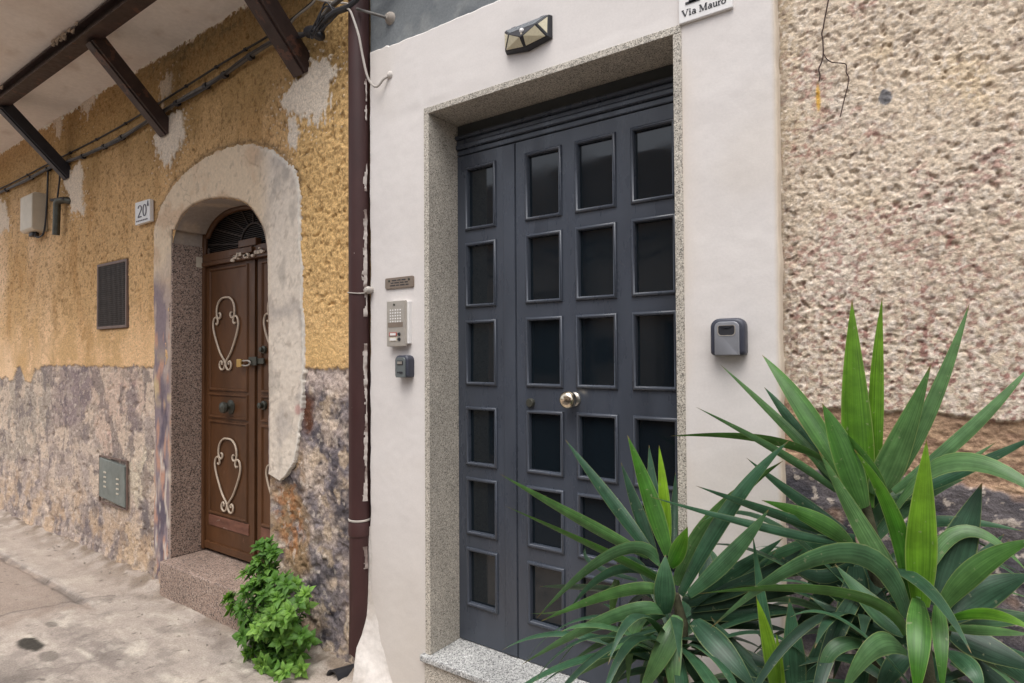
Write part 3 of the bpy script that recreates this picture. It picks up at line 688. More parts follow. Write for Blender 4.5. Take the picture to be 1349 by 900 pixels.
def strut(xw, w_, mat):
    a = Vector((xw, -0.40, 3.745)); b = Vector((xw, 0.075, 3.265)); mb = MB()
    t = (b-a).normalized(); nrm = Vector((0, -t.z, t.y)); s = Vector((1, 0, 0))
    if nrm.z > 0: nrm = -nrm
    def bar(hx, lo, hi):
        r = [[p+s*sx*hx+nrm*h for sx, h in ((-1, lo), (1, lo), (1, hi), (-1, hi))] for p in (a, b)]
        mb.loft(r)
    bar(w_*0.5, -w_*0.42, w_*0.36); bar(w_*0.32, w_*0.36, w_*0.44)
    return mb.build('strut', mat, bal, bevel=0.004)
strut(-6.37, 0.115, 'beam_blue'); strut(-4.56, 0.118, 'beam'); strut(-2.955, 0.125, 'beam')

# ================================================================ WHITE HOUSE
wh = thing('house', 'white plastered house front around a dark grey door of many glass panes', 'house', (-1.35, 0, 0), 'old houses along the alley')
DX0, DX1, DZ1 = -1.955, -0.733, 2.786
def top_edge(X): return 3.155+0.012*fbm(X, X*0, 3.5, 3, 91)+0.006*fbm(X, X*0, 14, 2, 92)+0.012*(X < -2.2)
def wh_pos(X, Z):
    l = sstep(-2.30, -2.33, X); r = sstep(-0.445, -0.425, X)
    h = 0.004*fbm(X, Z, 1.3, 3, 93)+0.0018*fbm(X, Z, 6, 3, 94)+0.0006*fbm(X, Z, 30, 2, 95)
    dd = np.minimum(np.minimum(np.abs(X-DX0), np.abs(X-DX1)), np.abs(Z-DZ1))
    h = h*sstep(0.0, 0.05, dd)
    Xo = X+l*0.010*fbm(Z*0, Z, 7, 3, 96)+r*0.006*fbm(Z*0, Z, 6, 3, 97)
    Y = -h+0.07*sstep(-2.322, -2.335, X)**2+0.05*sstep(-0.43, -0.42, X)**2
    k = top_edge(X); t = np.clip(Z/3.2, 0, 1)
    Zo = np.where(Z > 2.9, 2.9+(Z-2.9)*(k-2.9)/(3.16-2.9), Z)
    Y = Y+0.03*sstep(3.150, 3.16, Z)
    return Xo, Y, Zo
def wh_col(X, Y, Z, P, Q):
    n1 = fbm(X, Z, 1.2, 4, 98); n2 = fbm(X, Z*0.3, 6, 3, 99); n3 = fbm(X, Z, 22, 3, 100)
    C = np.broadcast_to(lin(212, 206, 202), (*X.shape, 3)).copy()
    C = mixc(C, lin(206, 198, 190), sstep(0, 0.5, n1)*0.6)
    C = mixc(C, lin(206, 192, 176), np.exp(-np.clip(X+0.733, 0, 9)/0.03)*(X > -0.74)*0.6*sstep(-0.3, 0.3, n2))
    C = mixc(C, lin(190, 182, 172), sstep(1.1, 0.3, Z+0.2*n1)*(X < -1.9)*0.55)
    C = mixc(C, lin(196, 180, 158), sstep(-0.445, -0.425, X)*0.8)
    C = C*(1+0.02*n2+0.015*n3)[..., None]
    return C
grid_mesh('wall', np.concatenate([axis((-2.335, -2.30, 0.004), (-2.30, DX0, 0.012), (DX0, DX1, 0.02), (DX1, -0.445, 0.012), (-0.445, -0.42, 0.003))]),
          np.concatenate([axis((-0.05, DZ1, 0.012), (DZ1, 3.14, 0.012), (3.14, 3.16, 0.004))]), wh_pos, wh_col, 'plaster', wh,
          hole=lambda X, Z: (X > DX0) & (X < DX1) & (Z < DZ1))
def up_col(X, Y, Z, P, Q):
    C = np.broadcast_to(lin(112, 116, 118), (*X.shape, 3)).copy()
    return mixc(mixc(C, lin(92, 96, 100), sstep(-0.1, 0.4, fbm(X, Z*2, 3, 4, 101))), lin(140, 142, 140), sstep(0.2, 0.5, fbm(X, Z, 8, 4, 102))*0.5)
grid_mesh('upper_wall', axis((-2.345, -0.42, 0.02)), axis((3.10, 3.6, 0.02), (3.6, 7, 0.3)), lambda X, Z: (X, 0.022-0.004*fbm(X, Z, 5, 4, 103), Z), up_col, 'cement', wh)
MB().box(-2.33, -0.44, 0.48, 5, 0, 7).build('rear_wall', 'dark', wh)
# granite frame
fz = MB()
fz.box(-1.955, -1.925, -0.004, 0.29, 0.2865, 2.757); fz.box(-0.763, -0.733, -0.004, 0.29, 0.2865, 2.757); fz.box(-1.955, -0.733, -0.004, 0.29, 2.7575, 2.786)
fz.build('granite_frame', 'granite', wh, bevel=0.002)
MB().box(-1.972, -0.71, -0.026, 0.40, 0.256, 0.286).build('threshold', 'granite_top', wh, bevel=0.006)
MB().box(-1.955, -0.72, -0.010, 0.10, -0.05, 0.2555).build('threshold_riser', 'granite', wh, bevel=0.002)
# head of the door: flat panel and stepped moulding
MB().box(-1.925, -0.763, 0.203, 0.25, 2.70, 2.757).box(-1.925, -0.763, 0.207, 0.25, 2.612, 2.70).build('transom_panel', 'transom', wh)
tm = MB()
for z0, z1, y in ((2.684, 2.702, 0.178), (2.660, 2.6835, 0.192), (2.636, 2.6595, 0.184), (2.609, 2.6355, 0.196)): tm.box(-1.925, -0.763, y, 0.206, z0, z1)
tm.build('transom_moulding', 'door', wh, bevel=0.005)
ROWS = [(0.457, 0.733), (0.794, 1.065), (1.12, 1.40), (1.50, 1.81), (1.87, 2.18), (2.239, 2.546)]
FY = 0.200
PROF = [(0.000, FY+0.0005), (0.0005, FY-0.005), (0.004, FY-0.0095), (0.009, FY-0.011), (0.0135, FY-0.009), (0.016, FY-0.004), (0.0165, FY+0.016)]
def glazed_leaf(x0, x1, cols, label=None):
    xs = [x0]; zs = [0.291]
    for a, b in cols: xs += [a+0.012, b-0.012]
    for a, b in ROWS: zs += [a+0.012, b-0.012]
    xs.append(x1); zs.append(2.605)
    holes = {(2*i+1, 2*j+1) for i in range(len(cols)) for j in range(len(ROWS))}
    mb = MB().plate(xs, zs, holes, FY, FY+0.045)
    for a, b in cols:
        for c, d in ROWS: mb.sweep_rect(a, b, c, d, PROF)
    o = mb.build('door_leaf', 'door', wh, smooth=True)
    if label: o['label'] = label
    rr = random.Random(7+len(cols))
    for a, b in cols:
        for c, d in ROWS:
            ty, tx = rr.uniform(-0.0010, 0.0010), rr.uniform(-0.0012, 0.0012); y = FY+0.014
            MB().add([(a+0.015, y-ty-tx, c+0.015), (b-0.015, y-ty+tx, c+0.015), (b-0.015, y+ty+tx, d-0.015), (a+0.015, y+ty-tx, d-0.015),
                      (a+0.015, y+0.006, c+0.015), (b-0.015, y+0.006, c+0.015), (b-0.015, y+0.006, d-0.015), (a+0.015, y+0.006, d-0.015)],
                     [(0, 1, 2, 3), (7, 6, 5, 4), (0, 4, 5, 1), (1, 5, 6, 2), (2, 6, 7, 3), (3, 7, 4, 0)]).build('pane', 'glass', o)
    return o
side = glazed_leaf(-1.936, -1.5815, [(-1.876, -1.690)], 'narrow fixed leaf with one column of panes')
MB().box(-1.648, -1.584, FY-0.005, FY-0.0005, 0.293, 2.603).build('cover_strip', 'door', side, bevel=0.002)
main = glazed_leaf(-1.5785, -0.7635, [(-1.527, -1.336), (-1.272, -1.081), (-1.017, -0.830)], 'wide leaf with three columns of panes and a round knob')
MB().lathe_y(-1.283, 1.455, [(0, FY-0.010), (0.015, FY-0.010), (0.015, FY-0.022), (0.027, FY-0.030), (0.0345, FY-0.042), (0.037, FY-0.054), (0.0355, FY-0.066), (0.030, FY-0.075), (0.020, FY-0.080), (0.0, FY-0.082)], 32).build('door_knob', 'chrome', main, smooth=True)
MB().lathe_y(-1.283, 1.455, [(0, FY), (0.031, FY), (0.031, FY-0.004), (0.027, FY-0.009), (0.016, FY-0.012), (0, FY-0.012)], 28).build('knob_rose', 'rose', main, smooth=True)
MB().lathe_y(-1.502, 1.432, [(0, FY), (0.019, FY), (0.019, FY-0.016), (0.0165, FY-0.019), (0.0, FY-0.019)], 24).build('lock_cylinder', 'oldmetal', main, smooth=True)
MB().box(-1.5815, -1.5785, FY+0.02, FY+0.04, 0.291, 2.605).build('leaf_gap', 'dark', wh)
# rough mortar flare at the foot of the front, beside the pipe
def ap_pos(X, Z):
    s = np.clip((Z)/0.74, 0, 1); edge = -2.00-0.31*(s**0.42)+0.02*fbm(X, Z, 3, 3, 115)
    a = sstep(-0.02, 0.22, edge-X+0.02*fbm(X, Z, 6, 3, 111))
    h = (0.004+0.080*(1-s)**1.5)*a**1.6-0.004*(1-a)+0.005*fbm(X, Z, 8, 3, 112)*a+0.002*fbm(X, Z, 40, 2, 113)*a
    return X, -h+0.06*sstep(-2.37, -2.42, X), Z
grid_mesh('mortar_flare', axis((-2.43, -2.0, 0.008)), axis((-0.03, 0.80, 0.008)), ap_pos, lambda X, Y, Z, P, Q: mixc(np.broadcast_to(lin(210, 204, 198), (*X.shape, 3)).copy(), lin(190, 182, 173), sstep(0.0, 0.5, fbm(X, Z, 5, 4, 114))), 'patch', wh)

# ================================================================ RIGHT HOUSE
rh = thing('house', 'house wall of rough pink-beige render broken off above bare stone and dark cement', 'house', (0.8, 0.03, 0), 'old houses along the alley')
def rh_m(X, Z):
    step = 1.462+0.018*fbm(X, X*0, 5, 3, 121)+0.010*fbm(X, Z, 22, 3, 122)+0.04*sstep(-0.34, -0.43, X)
    grey = 1.283-0.12*np.clip(X+0.05, 0, 0.3)+0.02*fbm(X, X*0+5, 6, 3, 123)+0.012*fbm(X, Z, 25, 2, 124)
    return step, grey
def rh_pos(X, Z):
    step, grey = rh_m(X, Z)
    coat = sstep(-0.004, 0.010, Z-step)
    dr = fbm(X*0.8+Z*0.25, Z-X*0.12, 40, 4, 125, 0.65); gr = fbm(X*0.9, Z, 72, 2, 135)
    hi = 0.0024*np.clip(dr, -0.8, 1)+0.0028*gr+0.004*(0.5-cells(X, Z, 50, 136))-0.007*sstep(0.25, 0.5, fbm(X, Z, 40, 2, 126))+0.008*fbm(X, Z, 2.2, 3, 127)
    big = -0.010*np.exp(-((Z-2.57-0.25*(X+0.1))/0.02)**2)*sstep(-0.10, -0.05, X)*(1-sstep(0.02, 0.1, X))
    lo = -0.012+0.005*fbm(X*0.7, Z*1.6, 24, 4, 128, 0.6)+0.003*fbm(X, Z, 60, 2, 129)+0.006*fbm(X, Z, 5, 3, 130)
    lg = -0.004+0.003*fbm(X, Z, 40, 3, 131)+0.005*fbm(X*0.7, Z*1.3, 12, 3, 132)
    g = 1-sstep(-0.006, 0.006, Z-grey)
    hi = hi*(0.5+0.6*sstep(-0.3, 0.4, fbm(X, Z, 3.1, 3, 137)))
    h = (hi*coat+(lo*(1-g)+lg*g)*(1-coat))*(1-sstep(1.5, 2.0, X))*(1-sstep(3.3, 3.5, Z))
    h = h*sstep(-0.425, -0.40, X)
    return X, 0.03-h, Z
def rh_col(X, Y, Z, P, Q):
    step, grey = rh_m(X, Z); coat = sstep(-0.004, 0.006, Z-step); g = 1-sstep(-0.006, 0.008, Z-grey)
    n1 = fbm(X, Z, 2.2, 4, 141); n2 = fbm(X, Z, 11, 3, 142); n3 = fbm(X*0.8, Z, 60, 3, 143)
    C = np.broadcast_to(lin(212, 194, 172), (*X.shape, 3)).copy()
    C = mixc(C, lin(222, 208, 192), sstep(0, 0.5, n1)*0.7)
    C = mixc(C, lin(212, 186, 144), sstep(0.0, 0.5, fbm(X, Z, 3, 4, 144)+0.2*n2)*sstep(1.9, 2.3, Z)*0.5)
    C = mixc(C, lin(158, 116, 108), sstep(0.15, 0.42, n1+0.5*n2+0.22*sstep(2.3, 1.8, Z))*sstep(-0.05, 0.3, n3+0.3*n2)*0.7)
    C = mixc(C, lin(146, 106, 98), sstep(-0.05, 0.25, n3+0.15*n2)*sstep(2.1, 1.65, Z+0.25*n1)*0.75)
    C = mixc(C, lin(226, 212, 198), sstep(0.05, 0.35, fbm(X, Z, 42, 3, 151))*sstep(2.0, 1.7, Z)*0.7)
    C = mixc(C, lin(150, 136, 118), np.exp(-(X+0.415)/0.03)*0.6)
    C = mixc(C, lin(128, 112, 104), sstep(0.33, 0.5, fbm(X, Z, 21, 4, 145))*0.55)
    C = mixc(C, lin(134, 108, 92), sstep(0.28, 0.45, fbm(X, Z, 46, 2, 152))*0.5)
    C = mixc(C, lin(234, 222, 208), sstep(0.15, 0.4, fbm(X, Z, 60, 2, 153))*0.55)
    for cx, cz, s in ((-0.169, 2.281, .03), (-0.36, 2.27, .04), (-0.30, 2.26, .03), (-0.13, 2.05, 0.02), (0.02, 1.95, 0.03)):
        C = mixc(C, lin(150, 102, 92), (1-sstep(0.2, 1.3, np.hypot((X-cx)/s/1.4, (Z-cz)/s)+1.2*n2))*sstep(-0.1, 0.25, n3+0.3*n2)*0.75)
    C = mixc(C, lin(96, 98, 104), (1-sstep(0.7, 1.0, np.hypot((X+0.136)/0.016, (Z-2.392)/0.021)+0.9*n2+0.4*n3))*0.9)
    C = mixc(C, lin(222, 170, 60), (1-sstep(0.6, 1.1, np.hypot((X+0.312+0.004*n2)/0.009, (Z-2.44)/0.055)+0.5*n2))*0.85)
    D = mixc(np.broadcast_to(lin(166, 136, 112), (*X.shape, 3)).copy(), lin(190, 158, 130), sstep(-0.1, 0.3, fbm(X*0.6, Z*1.6, 20, 3, 146)))
    D = mixc(D, lin(120, 92, 78), sstep(0.1, 0.4, fbm(X*0.6, Z*1.8, 16, 3, 147))*0.7)
    E = mixc(np.broadcast_to(lin(104, 98, 100), (*X.shape, 3)).copy(), lin(72, 70, 76), sstep(-0.1, 0.35, fbm(X*0.7, Z*1.2, 9, 4, 148)))
    E = mixc(E, lin(196, 182, 170), sstep(0.28, 0.36, fbm(X, Z, 34, 3, 149))*0.8)
    E = mixc(E, lin(158, 128, 108), sstep(0.25, 0.45, fbm(X, Z, 6, 3, 150))*0.7)
    C = mixc(mixc(D, E, g), C, coat)
    return C*(1+0.08*n3)[..., None]
grid_mesh('wall', axis((-0.425, 0.35, 0.0035), (0.35, 1.8, 0.02), (1.8, 7, 0.4)), axis((-0.05, 0.9, 0.02), (0.9, 2.95, 0.0035), (2.95, 3.5, 0.03), (3.5, 7, 0.4)), rh_pos, rh_col, 'rough', rh)
MB().box(-0.43, 7, 0.12, 5, 0, 7).build('rear_wall', 'dark', rh)

# ================================================================ HOUSE ACROSS THE ALLEY (seen in the door panes)
op = thing('house', 'pale house across the alley, mirrored dimly in the dark door panes', 'house', (-2, -5.2, 0), 'old houses along the alley')
def op_col(X, Y, Z, P, Q):
    C = np.broadcast_to(lin(224, 222, 220), (*X.shape, 3)).copy()
    C = mixc(C, lin(206, 202, 198), sstep(0, 0.5, fbm(X, Z, 0.8, 4, 161)))
    C = mixc(C, lin(58, 58, 64), (Z < 1.2+0.05*fbm(X, Z, 3, 3, 162))*0.9)
    C = mixc(C, lin(120, 100, 84), sstep(3.0, 3.1, Z+0.2*fbm(X, Z, 2, 3, 163))*0.55)
    return C
OPW = [(-3.1, -2.2, -0.02, 2.2), (-0.9, 0.1, 1.3, 2.6), (-5.6, -4.7, 1.3, 2.5)]
grid_mesh('wall', axis((-6.6, 4, 0.1), (4, 5, 0.5)), axis((-0.05, 4.35, 0.1)), lambda X, Z: (X, -5.2+0.01*fbm(X, Z, 3, 3, 164), Z), op_col, 'patch', op, flip=True,
          hole=lambda X, Z: np.any([(X > a) & (X < b) & (Z > c) & (Z < d) for a, b, c, d in OPW], axis=0))
MB().box(-6.6, 5, -9, -5.45, 0, 4.35).build('rear_wall', 'dark', op)
for k, (a, b, c, d) in enumerate(OPW):
    c = max(c, 0)
    fo = MB().sweep_rect(a-0.1, b+0.1, c-0.1, d+0.1, [(0, -5.2), (0, -5.15), (0.12, -5.15), (0.12, -5.3)]).build('door_frame' if c < 0.1 else 'window_frame', 'mortar', op)
    MB().box(a-0.1, b+0.1, -5.40, -5.32, c-0.05, d+0.1).build('door_panel' if c < 0.1 else 'pane', 'brown' if c < 0.1 else 'glass', fo)
oc = MB()
for z0, sag in ((3.25, 0.10), (3.05, 0.16), (3.55, 0.05)):
    oc.tube([(x, -5.12, z0-sag*math.sin(i*0.9)**2) for i, x in enumerate(np.linspace(-6.5, 4.5, 30))], 0.018, 6)
oc.build('cable_run', 'black', op, smooth=True)
MB().tube([(-4.15, -5.1, 0), (-4.15, -5.1, 4.3)], 0.06, 10).build('rain_pipe', 'pipe', op, smooth=True)
MB().box(-4.0, -3.75, -5.2, -5.05, 1.55, 1.9).build('meter_box', 'black', op, bevel=0.01)

# ================================================================ THINGS ON THE WALLS
# rain pipe in the corner
dp = thing('drainpipe', 'dark brown rain pipe with flaking white paint between the ochre and white houses', 'drainpipe', (-2.392, -0.012, 0.2))
PX, PY = -2.392, -0.012
MB().lathe_z(PX, PY, [(0.0525, 0.84), (0.0525, 7.0)], 28).build('pipe', 'pipe', dp, smooth=True)
lowp = MB(); rings = []
for k, z in enumerate(np.linspace(0.17, 0.85, 18)):
    t = min(1, (0.85-z)/0.10); q = max(0, (0.36-z)/0.2)
    rings.append([(PX-0.012*q+(0.0505-0.014*q*(1+0.5*math.cos(a)))*math.cos(a), PY+0.0505*math.sin(a), z+(0.012*math.sin(3*a) if k == 0 else 0)) for a in [2*math.pi*i/28 for i in range(28)]])
lowp.loft(rings, False, True).build('pipe_foot', 'pipe', dp, smooth=True)
MB().lathe_z(PX, PY, [(0.053, 0.828), (0.0565, 0.830), (0.0565, 0.836), (0.053, 0.838)], 28).build('collar', 'pale', dp, smooth=True)
MB().lathe_z(PX, PY, [(0.053, 0.755), (0.055, 0.757), (0.055, 0.822), (0.053, 0.826)], 28).build('sleeve', 'pipe', dp, smooth=True)
cl = MB(); cl.tube([(PX+0.056*math.cos(R(a)), PY+0.056*math.sin(R(a)), 1.955+0.004*math.sin(R(a*2))) for a in range(150, 371, 10)], 0.0028, 6)
cl.lathe_y(-2.318, 1.968, [(0.0, 0.0), (0.016, 0.0), (0.019, -0.02), (0.012, -0.036), (0.0, -0.038)], 12)
cl.build('pipe_clip', 'pale', dp, smooth=True)
fridge = grid_mesh('filler_ridge', np.linspace(0, 1, 7), np.arange(0.60, 3.06, 0.006),
    lambda P, Z: (PX+0.040+P*(0.020+0.006*fbm(Z, Z*0, 6, 3, 171)+0.005*fbm(Z, Z*0, 30, 2, 172)), PY-0.002-0.030*(1-P)-0.008*fbm(P*3, Z, 14, 3, 173)*np.sin(P*3.1), Z),
    lambda X, Y, Z, P, Q: mixc(np.broadcast_to(lin(182, 173, 166), (*X.shape, 3)).copy(), lin(122, 108, 102), sstep(-0.1, 0.3, fbm(X, Z, 16, 3, 174))), 'patch', dp,
    hole=lambda P, Z: (P < 0.55-0.9*fbm(Z, Z*0, 4, 4, 175, 0.65)-0.3*sstep(2.6, 3.05, Z)*0+0.25*sstep(2.2, 2.8, Z)-0.3*sstep(1.0, 0.7, Z)) | ((fbm(Z, Z*0+4, 3, 3, 176) > 0.12)))
tag(fridge, kind='stuff')
so = thing('pipe_stub', 'open end of a black pipe lying at the foot of the brown rain pipe', 'pipe', (-2.55, -0.03, 0.0))
MB().loft([[(-2.55+r*math.cos(a)+0.35*(y+0.06), y, 0.012+r*math.sin(a)) for a in [2*math.pi*i/24 for i in range(24)]] for r, y in ((0.045, 0.06), (0.047, -0.05), (0.049, -0.055), (0.040, -0.055), (0.038, 0.05))], True, True).build('sleeve', 'black', so, smooth=True)

# cables along the ochre front
def run(pts, amp=0.0, seed=0, n=8):
    r = random.Random(seed); return smooth_path([(x+r.uniform(-amp, amp), y, z+r.uniform(-amp, amp)) for x, y, z in pts], n)
YC = 0.035
p1 = run([(-9.5, YC, 3.42), (-8.2, YC, 3.405), (-7.3, YC, 3.40), (-6.7, YC, 3.40), (-6.1, YC, 3.375), (-5.6, YC, 3.36), (-5.16, YC, 3.374), (-4.6, YC, 3.40), (-4.2, YC, 3.425), (-3.8, YC, 3.452), (-3.22, 0.02, 3.486), (-2.95, 0.0, 3.44), (-2.79, -0.01, 3.405), (-2.67, -0.03, 3.434), (-2.49, -0.07, 3.442), (-2.30, -0.075, 3.455), (-2.1, -0.03, 3.50), (-1.7, -0.03, 3.52)], 0.006, 1)
c1 = thing('cable', 'thick grey cable bundle clipped along the ochre wall below the balcony struts', 'cable', p1[40], 'cables along the house fronts')
MB().tube(p1, 0.0135, 8).build('sheath', 'cable', c1, smooth=True)
p1b = [(p.x, p.y-0.012+0.008*math.sin(i*0.35), p.z-0.016+0.010*math.cos(i*0.27)) for i, p in enumerate(p1[8:-30])]
MB().tube(p1b, 0.007, 6).build('wire', 'black', c1, smooth=True)
for x in (-8.4, -7.9, -7.2, -6.75, -6.0, -5.55, -5.2, -4.35, -3.95, -3.75, -3.45):
    q = min(p1, key=lambda p: abs(p.x-x)); MB().tube([q+Vector((-0.018, 0, -0.005)), q+Vector((0.018, 0, -0.005))], 0.022, 8).build('clip', 'black', c1, smooth=True)
p2 = run([(-9.5, 0.045, 3.47), (-8, 0.045, 3.455), (-6.73, 0.045, 3.452), (-5.6, 0.045, 3.46), (-4.78, 0.045, 3.481), (-3.74, 0.04, 3.541), (-3.22, 0.035, 3.552), (-2.8, 0.03, 3.60), (-2.5, 0.03, 3.7)], 0.008, 2)
c2 = thing('cable', 'thin dark cable running just above the thick grey bundle on the ochre wall', 'cable', p2[30], 'cables along the house fronts')
MB().tube(p2, 0.0065, 6).build('sheath', 'black', c2, smooth=True)
for x in (-7.4, -6.3, -5.7, -5.2, -4.7, -4.3, -3.9, -3.5):
    q = min(p2, key=lambda p: abs(p.x-x)); MB().tube([q+Vector((-0.01, 0, 0)), q+Vector((0.01, 0, 0))], 0.012, 6).build('clip', 'black', c2, smooth=True)
p3 = smooth_path([(-3.05, 0.02, 3.50), (-2.95, 0.0, 3.535), (-2.78, -0.005, 3.56), (-2.70, -0.01, 3.60), (-2.66, -0.01, 3.62), (-2.72, -0.01, 3.63), (-2.76, -0.01, 3.59), (-2.70, -0.005, 3.55), (-2.58, 0, 3.50), (-2.5, 0.01, 3.47), (-2.42, 0.02, 3.42)], 6)
c3 = thing('cable', 'pale looped cable end beside the brown pipe under the frame top', 'cable', p3[10], 'cables along the house fronts')
MB().tube(p3, 0.006, 6).build('sheath', 'pale', c3, smooth=True)
jb = thing('cable_joint', 'knot of black insulating tape joining cables left of the brown pipe', 'cable joint', (-2.72, -0.03, 3.37), 'cables along the house fronts')
mb = MB()
mb.tube(smooth_path([(-2.80, -0.02, 3.40), (-2.74, -0.03, 3.385), (-2.69, -0.03, 3.35), (-2.655, -0.03, 3.325)], 5), [0.012]+[0.03]*9+[0.028, 0.028, 0.026, 0.022, 0.016, 0.010], 10)
mb.build('tape', 'black', jb, smooth=True)
mb = MB()
for k, dz in enumerate((0.0, 0.018, 0.034)):
    mb.tube(smooth_path([(-2.68, -0.03, 3.345+dz*0.6), (-2.62, -0.05, 3.355+dz), (-2.55, -0.075, 3.37+dz*0.5), (-2.48, -0.085, 3.375), (-2.40, -0.088, 3.365)], 5), 0.0075, 6)
rj = random.Random(8)
for k in range(6):
    a = Vector((-2.74+rj.uniform(-.05, .05), -0.03, 3.39+rj.uniform(-.03, .03))); e = Vector((-2.45+rj.uniform(-.08, .04), -0.08, 3.38+rj.uniform(-.03, .04)))
    q1 = a+(e-a)*0.35+Vector((0, -0.03, rj.uniform(-.09, .07))); q2 = a+(e-a)*0.7+Vector((0, -0.02, rj.uniform(-.06, .08)))
    mb.tube(smooth_path([a, q1, q2, e], 6), 0.0042, 5)
mb.tube([(-2.56, -0.075, 3.375), (-2.48, -0.086, 3.378), (-2.39, -0.09, 3.365)], 0.016, 8)
mb.build('tail', 'black', jb, smooth=True)
p4 = smooth_path([(-2.50, -0.09, 3.378), (-2.41, -0.092, 3.365), (-2.365, -0.095, 3.345), (-2.335, -0.09, 3.28), (-2.31, -0.082, 3.20), (-2.296, -0.07, 3.10), (-2.282, -0.055, 3.01), (-2.262, -0.04, 2.965), (-2.235, -0.03, 2.955), (-2.205, -0.02, 2.985), (-2.185, -0.005, 3.0)], 7)
c4 = thing('cable', 'pale cable hanging in front of the brown pipe to a white wall hook', 'cable', p4[20], 'cables along the house fronts')
MB().tube(p4, 0.0058, 8).build('sheath', 'pale', c4, smooth=True)
MB().lathe_y(-2.18, 3.005, [(0, 0.01), (0.022, 0.01), (0.018, -0.006), (0.008, -0.014), (0.0, -0.015)], 14).build('hook', 'mortar_white', c4, smooth=True)
p5 = smooth_path([(-2.44, -0.09, 3.372), (-2.36, -0.095, 3.365), (-2.29, -0.085, 3.40), (-2.22, -0.07, 3.47), (-2.17, -0.06, 3.56), (-2.14, -0.05, 3.7)], 7)
c5 = thing('cable', 'black cable curving up out of the picture across the brown pipe top', 'cable', p5[10], 'cables along the house fronts')
MB().tube(p5, 0.012, 8).build('sheath', 'black', c5, smooth=True)
kn = thing('wall_anchor', 'crusted pale pipe bracket set in the grey wall above the white plaster', 'bracket', (-2.25, 0.0, 3.30))
mb = MB(); mb.tube(smooth_path([(-2.35, -0.06, 3.36), (-2.28, -0.05, 3.325), (-2.22, -0.02, 3.30), (-2.19, 0.03, 3.29)], 4), 0.007, 8)
mb.build('arm', 'cable', kn, smooth=True)
mb = MB().lathe_y(-2.20, 3.30, [(0, 0.03), (0.034, 0.03), (0.026, 0.008), (0.012, -0.006), (0.0, -0.006)], 10).build('mortar', 'mortar', kn, smooth=True)

# meter box and vent pipe far along the ochre wall
mbx = thing('meter_box', 'aged cream plastic junction box high on the ochre wall', 'junction box', (-7.0, 0.06, 2.83))
MB().loft([[(-7.0+sx*0.155, y, z) for sx, z in ((-1, z0), (1, z0), (1, z1), (-1, z1))] for y, z0, z1 in ((0.06, 2.83, 3.185), (-0.04, 2.83, 3.185), (-0.065, 2.85, 3.165))][::-1]).build('box', 'cream_box', mbx, bevel=0.008)
MB().tube(smooth_path([(-6.93, 0.0, 2.84), (-6.93, -0.01, 2.79), (-6.86, 0.0, 2.77), (-6.80, 0.02, 2.83), (-6.79, 0.035, 3.1), (-6.77, 0.035, 3.40)], 6), 0.008, 6).build('lead', 'black', mbx, smooth=True)
MB().box(-7.05, -6.95, -0.03, 0.03, 2.79, 2.829).build('gland', 'black', mbx, bevel=0.01)
vp_ = thing('vent_pipe', 'short dark elbow pipe hanging beside the junction box on the ochre wall', 'pipe', (-6.43, 0.0, 2.75))
mb = MB(); mb.tube(smooth_path([(-6.30, 0.07, 3.03), (-6.36, 0.03, 3.045), (-6.42, 0.0, 3.03), (-6.435, 0.0, 2.97), (-6.44, 0.0, 2.88), (-6.45, 0.0, 2.74)], 5), 0.03, 10)
mb.build('elbow', 'oldmetal', vp_, smooth=True)
MB().tube([(-6.56, 0.0, 3.07), (-6.42, 0.0, 3.055), (-6.33, 0.02, 3.05)], 0.014, 8).tube([(-6.43, 0.0, 3.05), (-6.47, 0.03, 3.25), (-6.50, 0.04, 3.42)], 0.007, 6).build('lever', 'black', vp_, smooth=True)
# ventilation grille
vg = thing('ventilation_grille', 'dark rectangular mesh grille let into the ochre wall left of the arched door', 'grille', (-5.425, 0.05, 1.88))
VX0, VX1, VZ0, VZ1 = -5.70, -5.152, 1.876, 2.41
MB().sweep_rect(VX0, VX1, VZ0, VZ1, [(0, 0.072), (0, 0.046), (0.022, 0.046), (0.022, 0.072)]).build('frame', 'ventframe', vg, bevel=0.003)
mb = MB()
for k in range(30):
    z = VZ0+0.03+(VZ1-VZ0-0.06)*k/29; mb.box(VX0+0.02, VX1-0.02, 0.0535, 0.0575, z-0.0042, z+0.0042)
for k in range(22):
    x = VX0+0.03+(VX1-VX0-0.06)*k/21; mb.box(x-0.0045, x+0.0045, 0.050, 0.053, VZ0+0.02, VZ1-0.02)
mb.build('mesh', 'vent', vg)
MB().box(VX0+0.02, VX1-0.02, 0.060, 0.068, VZ0+0.02, VZ1-0.02).build('backing', 'dark', vg)
# hatch plate low on the wall
hp = thing('hatch_plate', 'grey green metal hatch plate with rows of slots low on the flaking wall', 'hatch', (-5.385, 0.04, 0.5))
MB().prism([(-5.615, 0.522), (-5.148, 0.49), (-5.158, 0.806), (-5.615, 0.836)], 0.040, 0.075).build('cover', 'plate', hp, bevel=0.005)
for cx, z0 in ((-5.50, 0.72), (-5.27, 0.69)):
    for k in range(4):
        MB().box(cx-0.022, cx+0.022, 0.036, 0.0395, z0-k*0.038, z0-k*0.038+0.014).build('slot', 'cream_box', hp, bevel=0.002)
MB().sweep_rect(-5.635, -5.13, 0.472, 0.852, [(0, 0.06), (0, 0.046), (0.010, 0.046), (0.010, 0.06)]).build('rim', 'ventframe', hp)

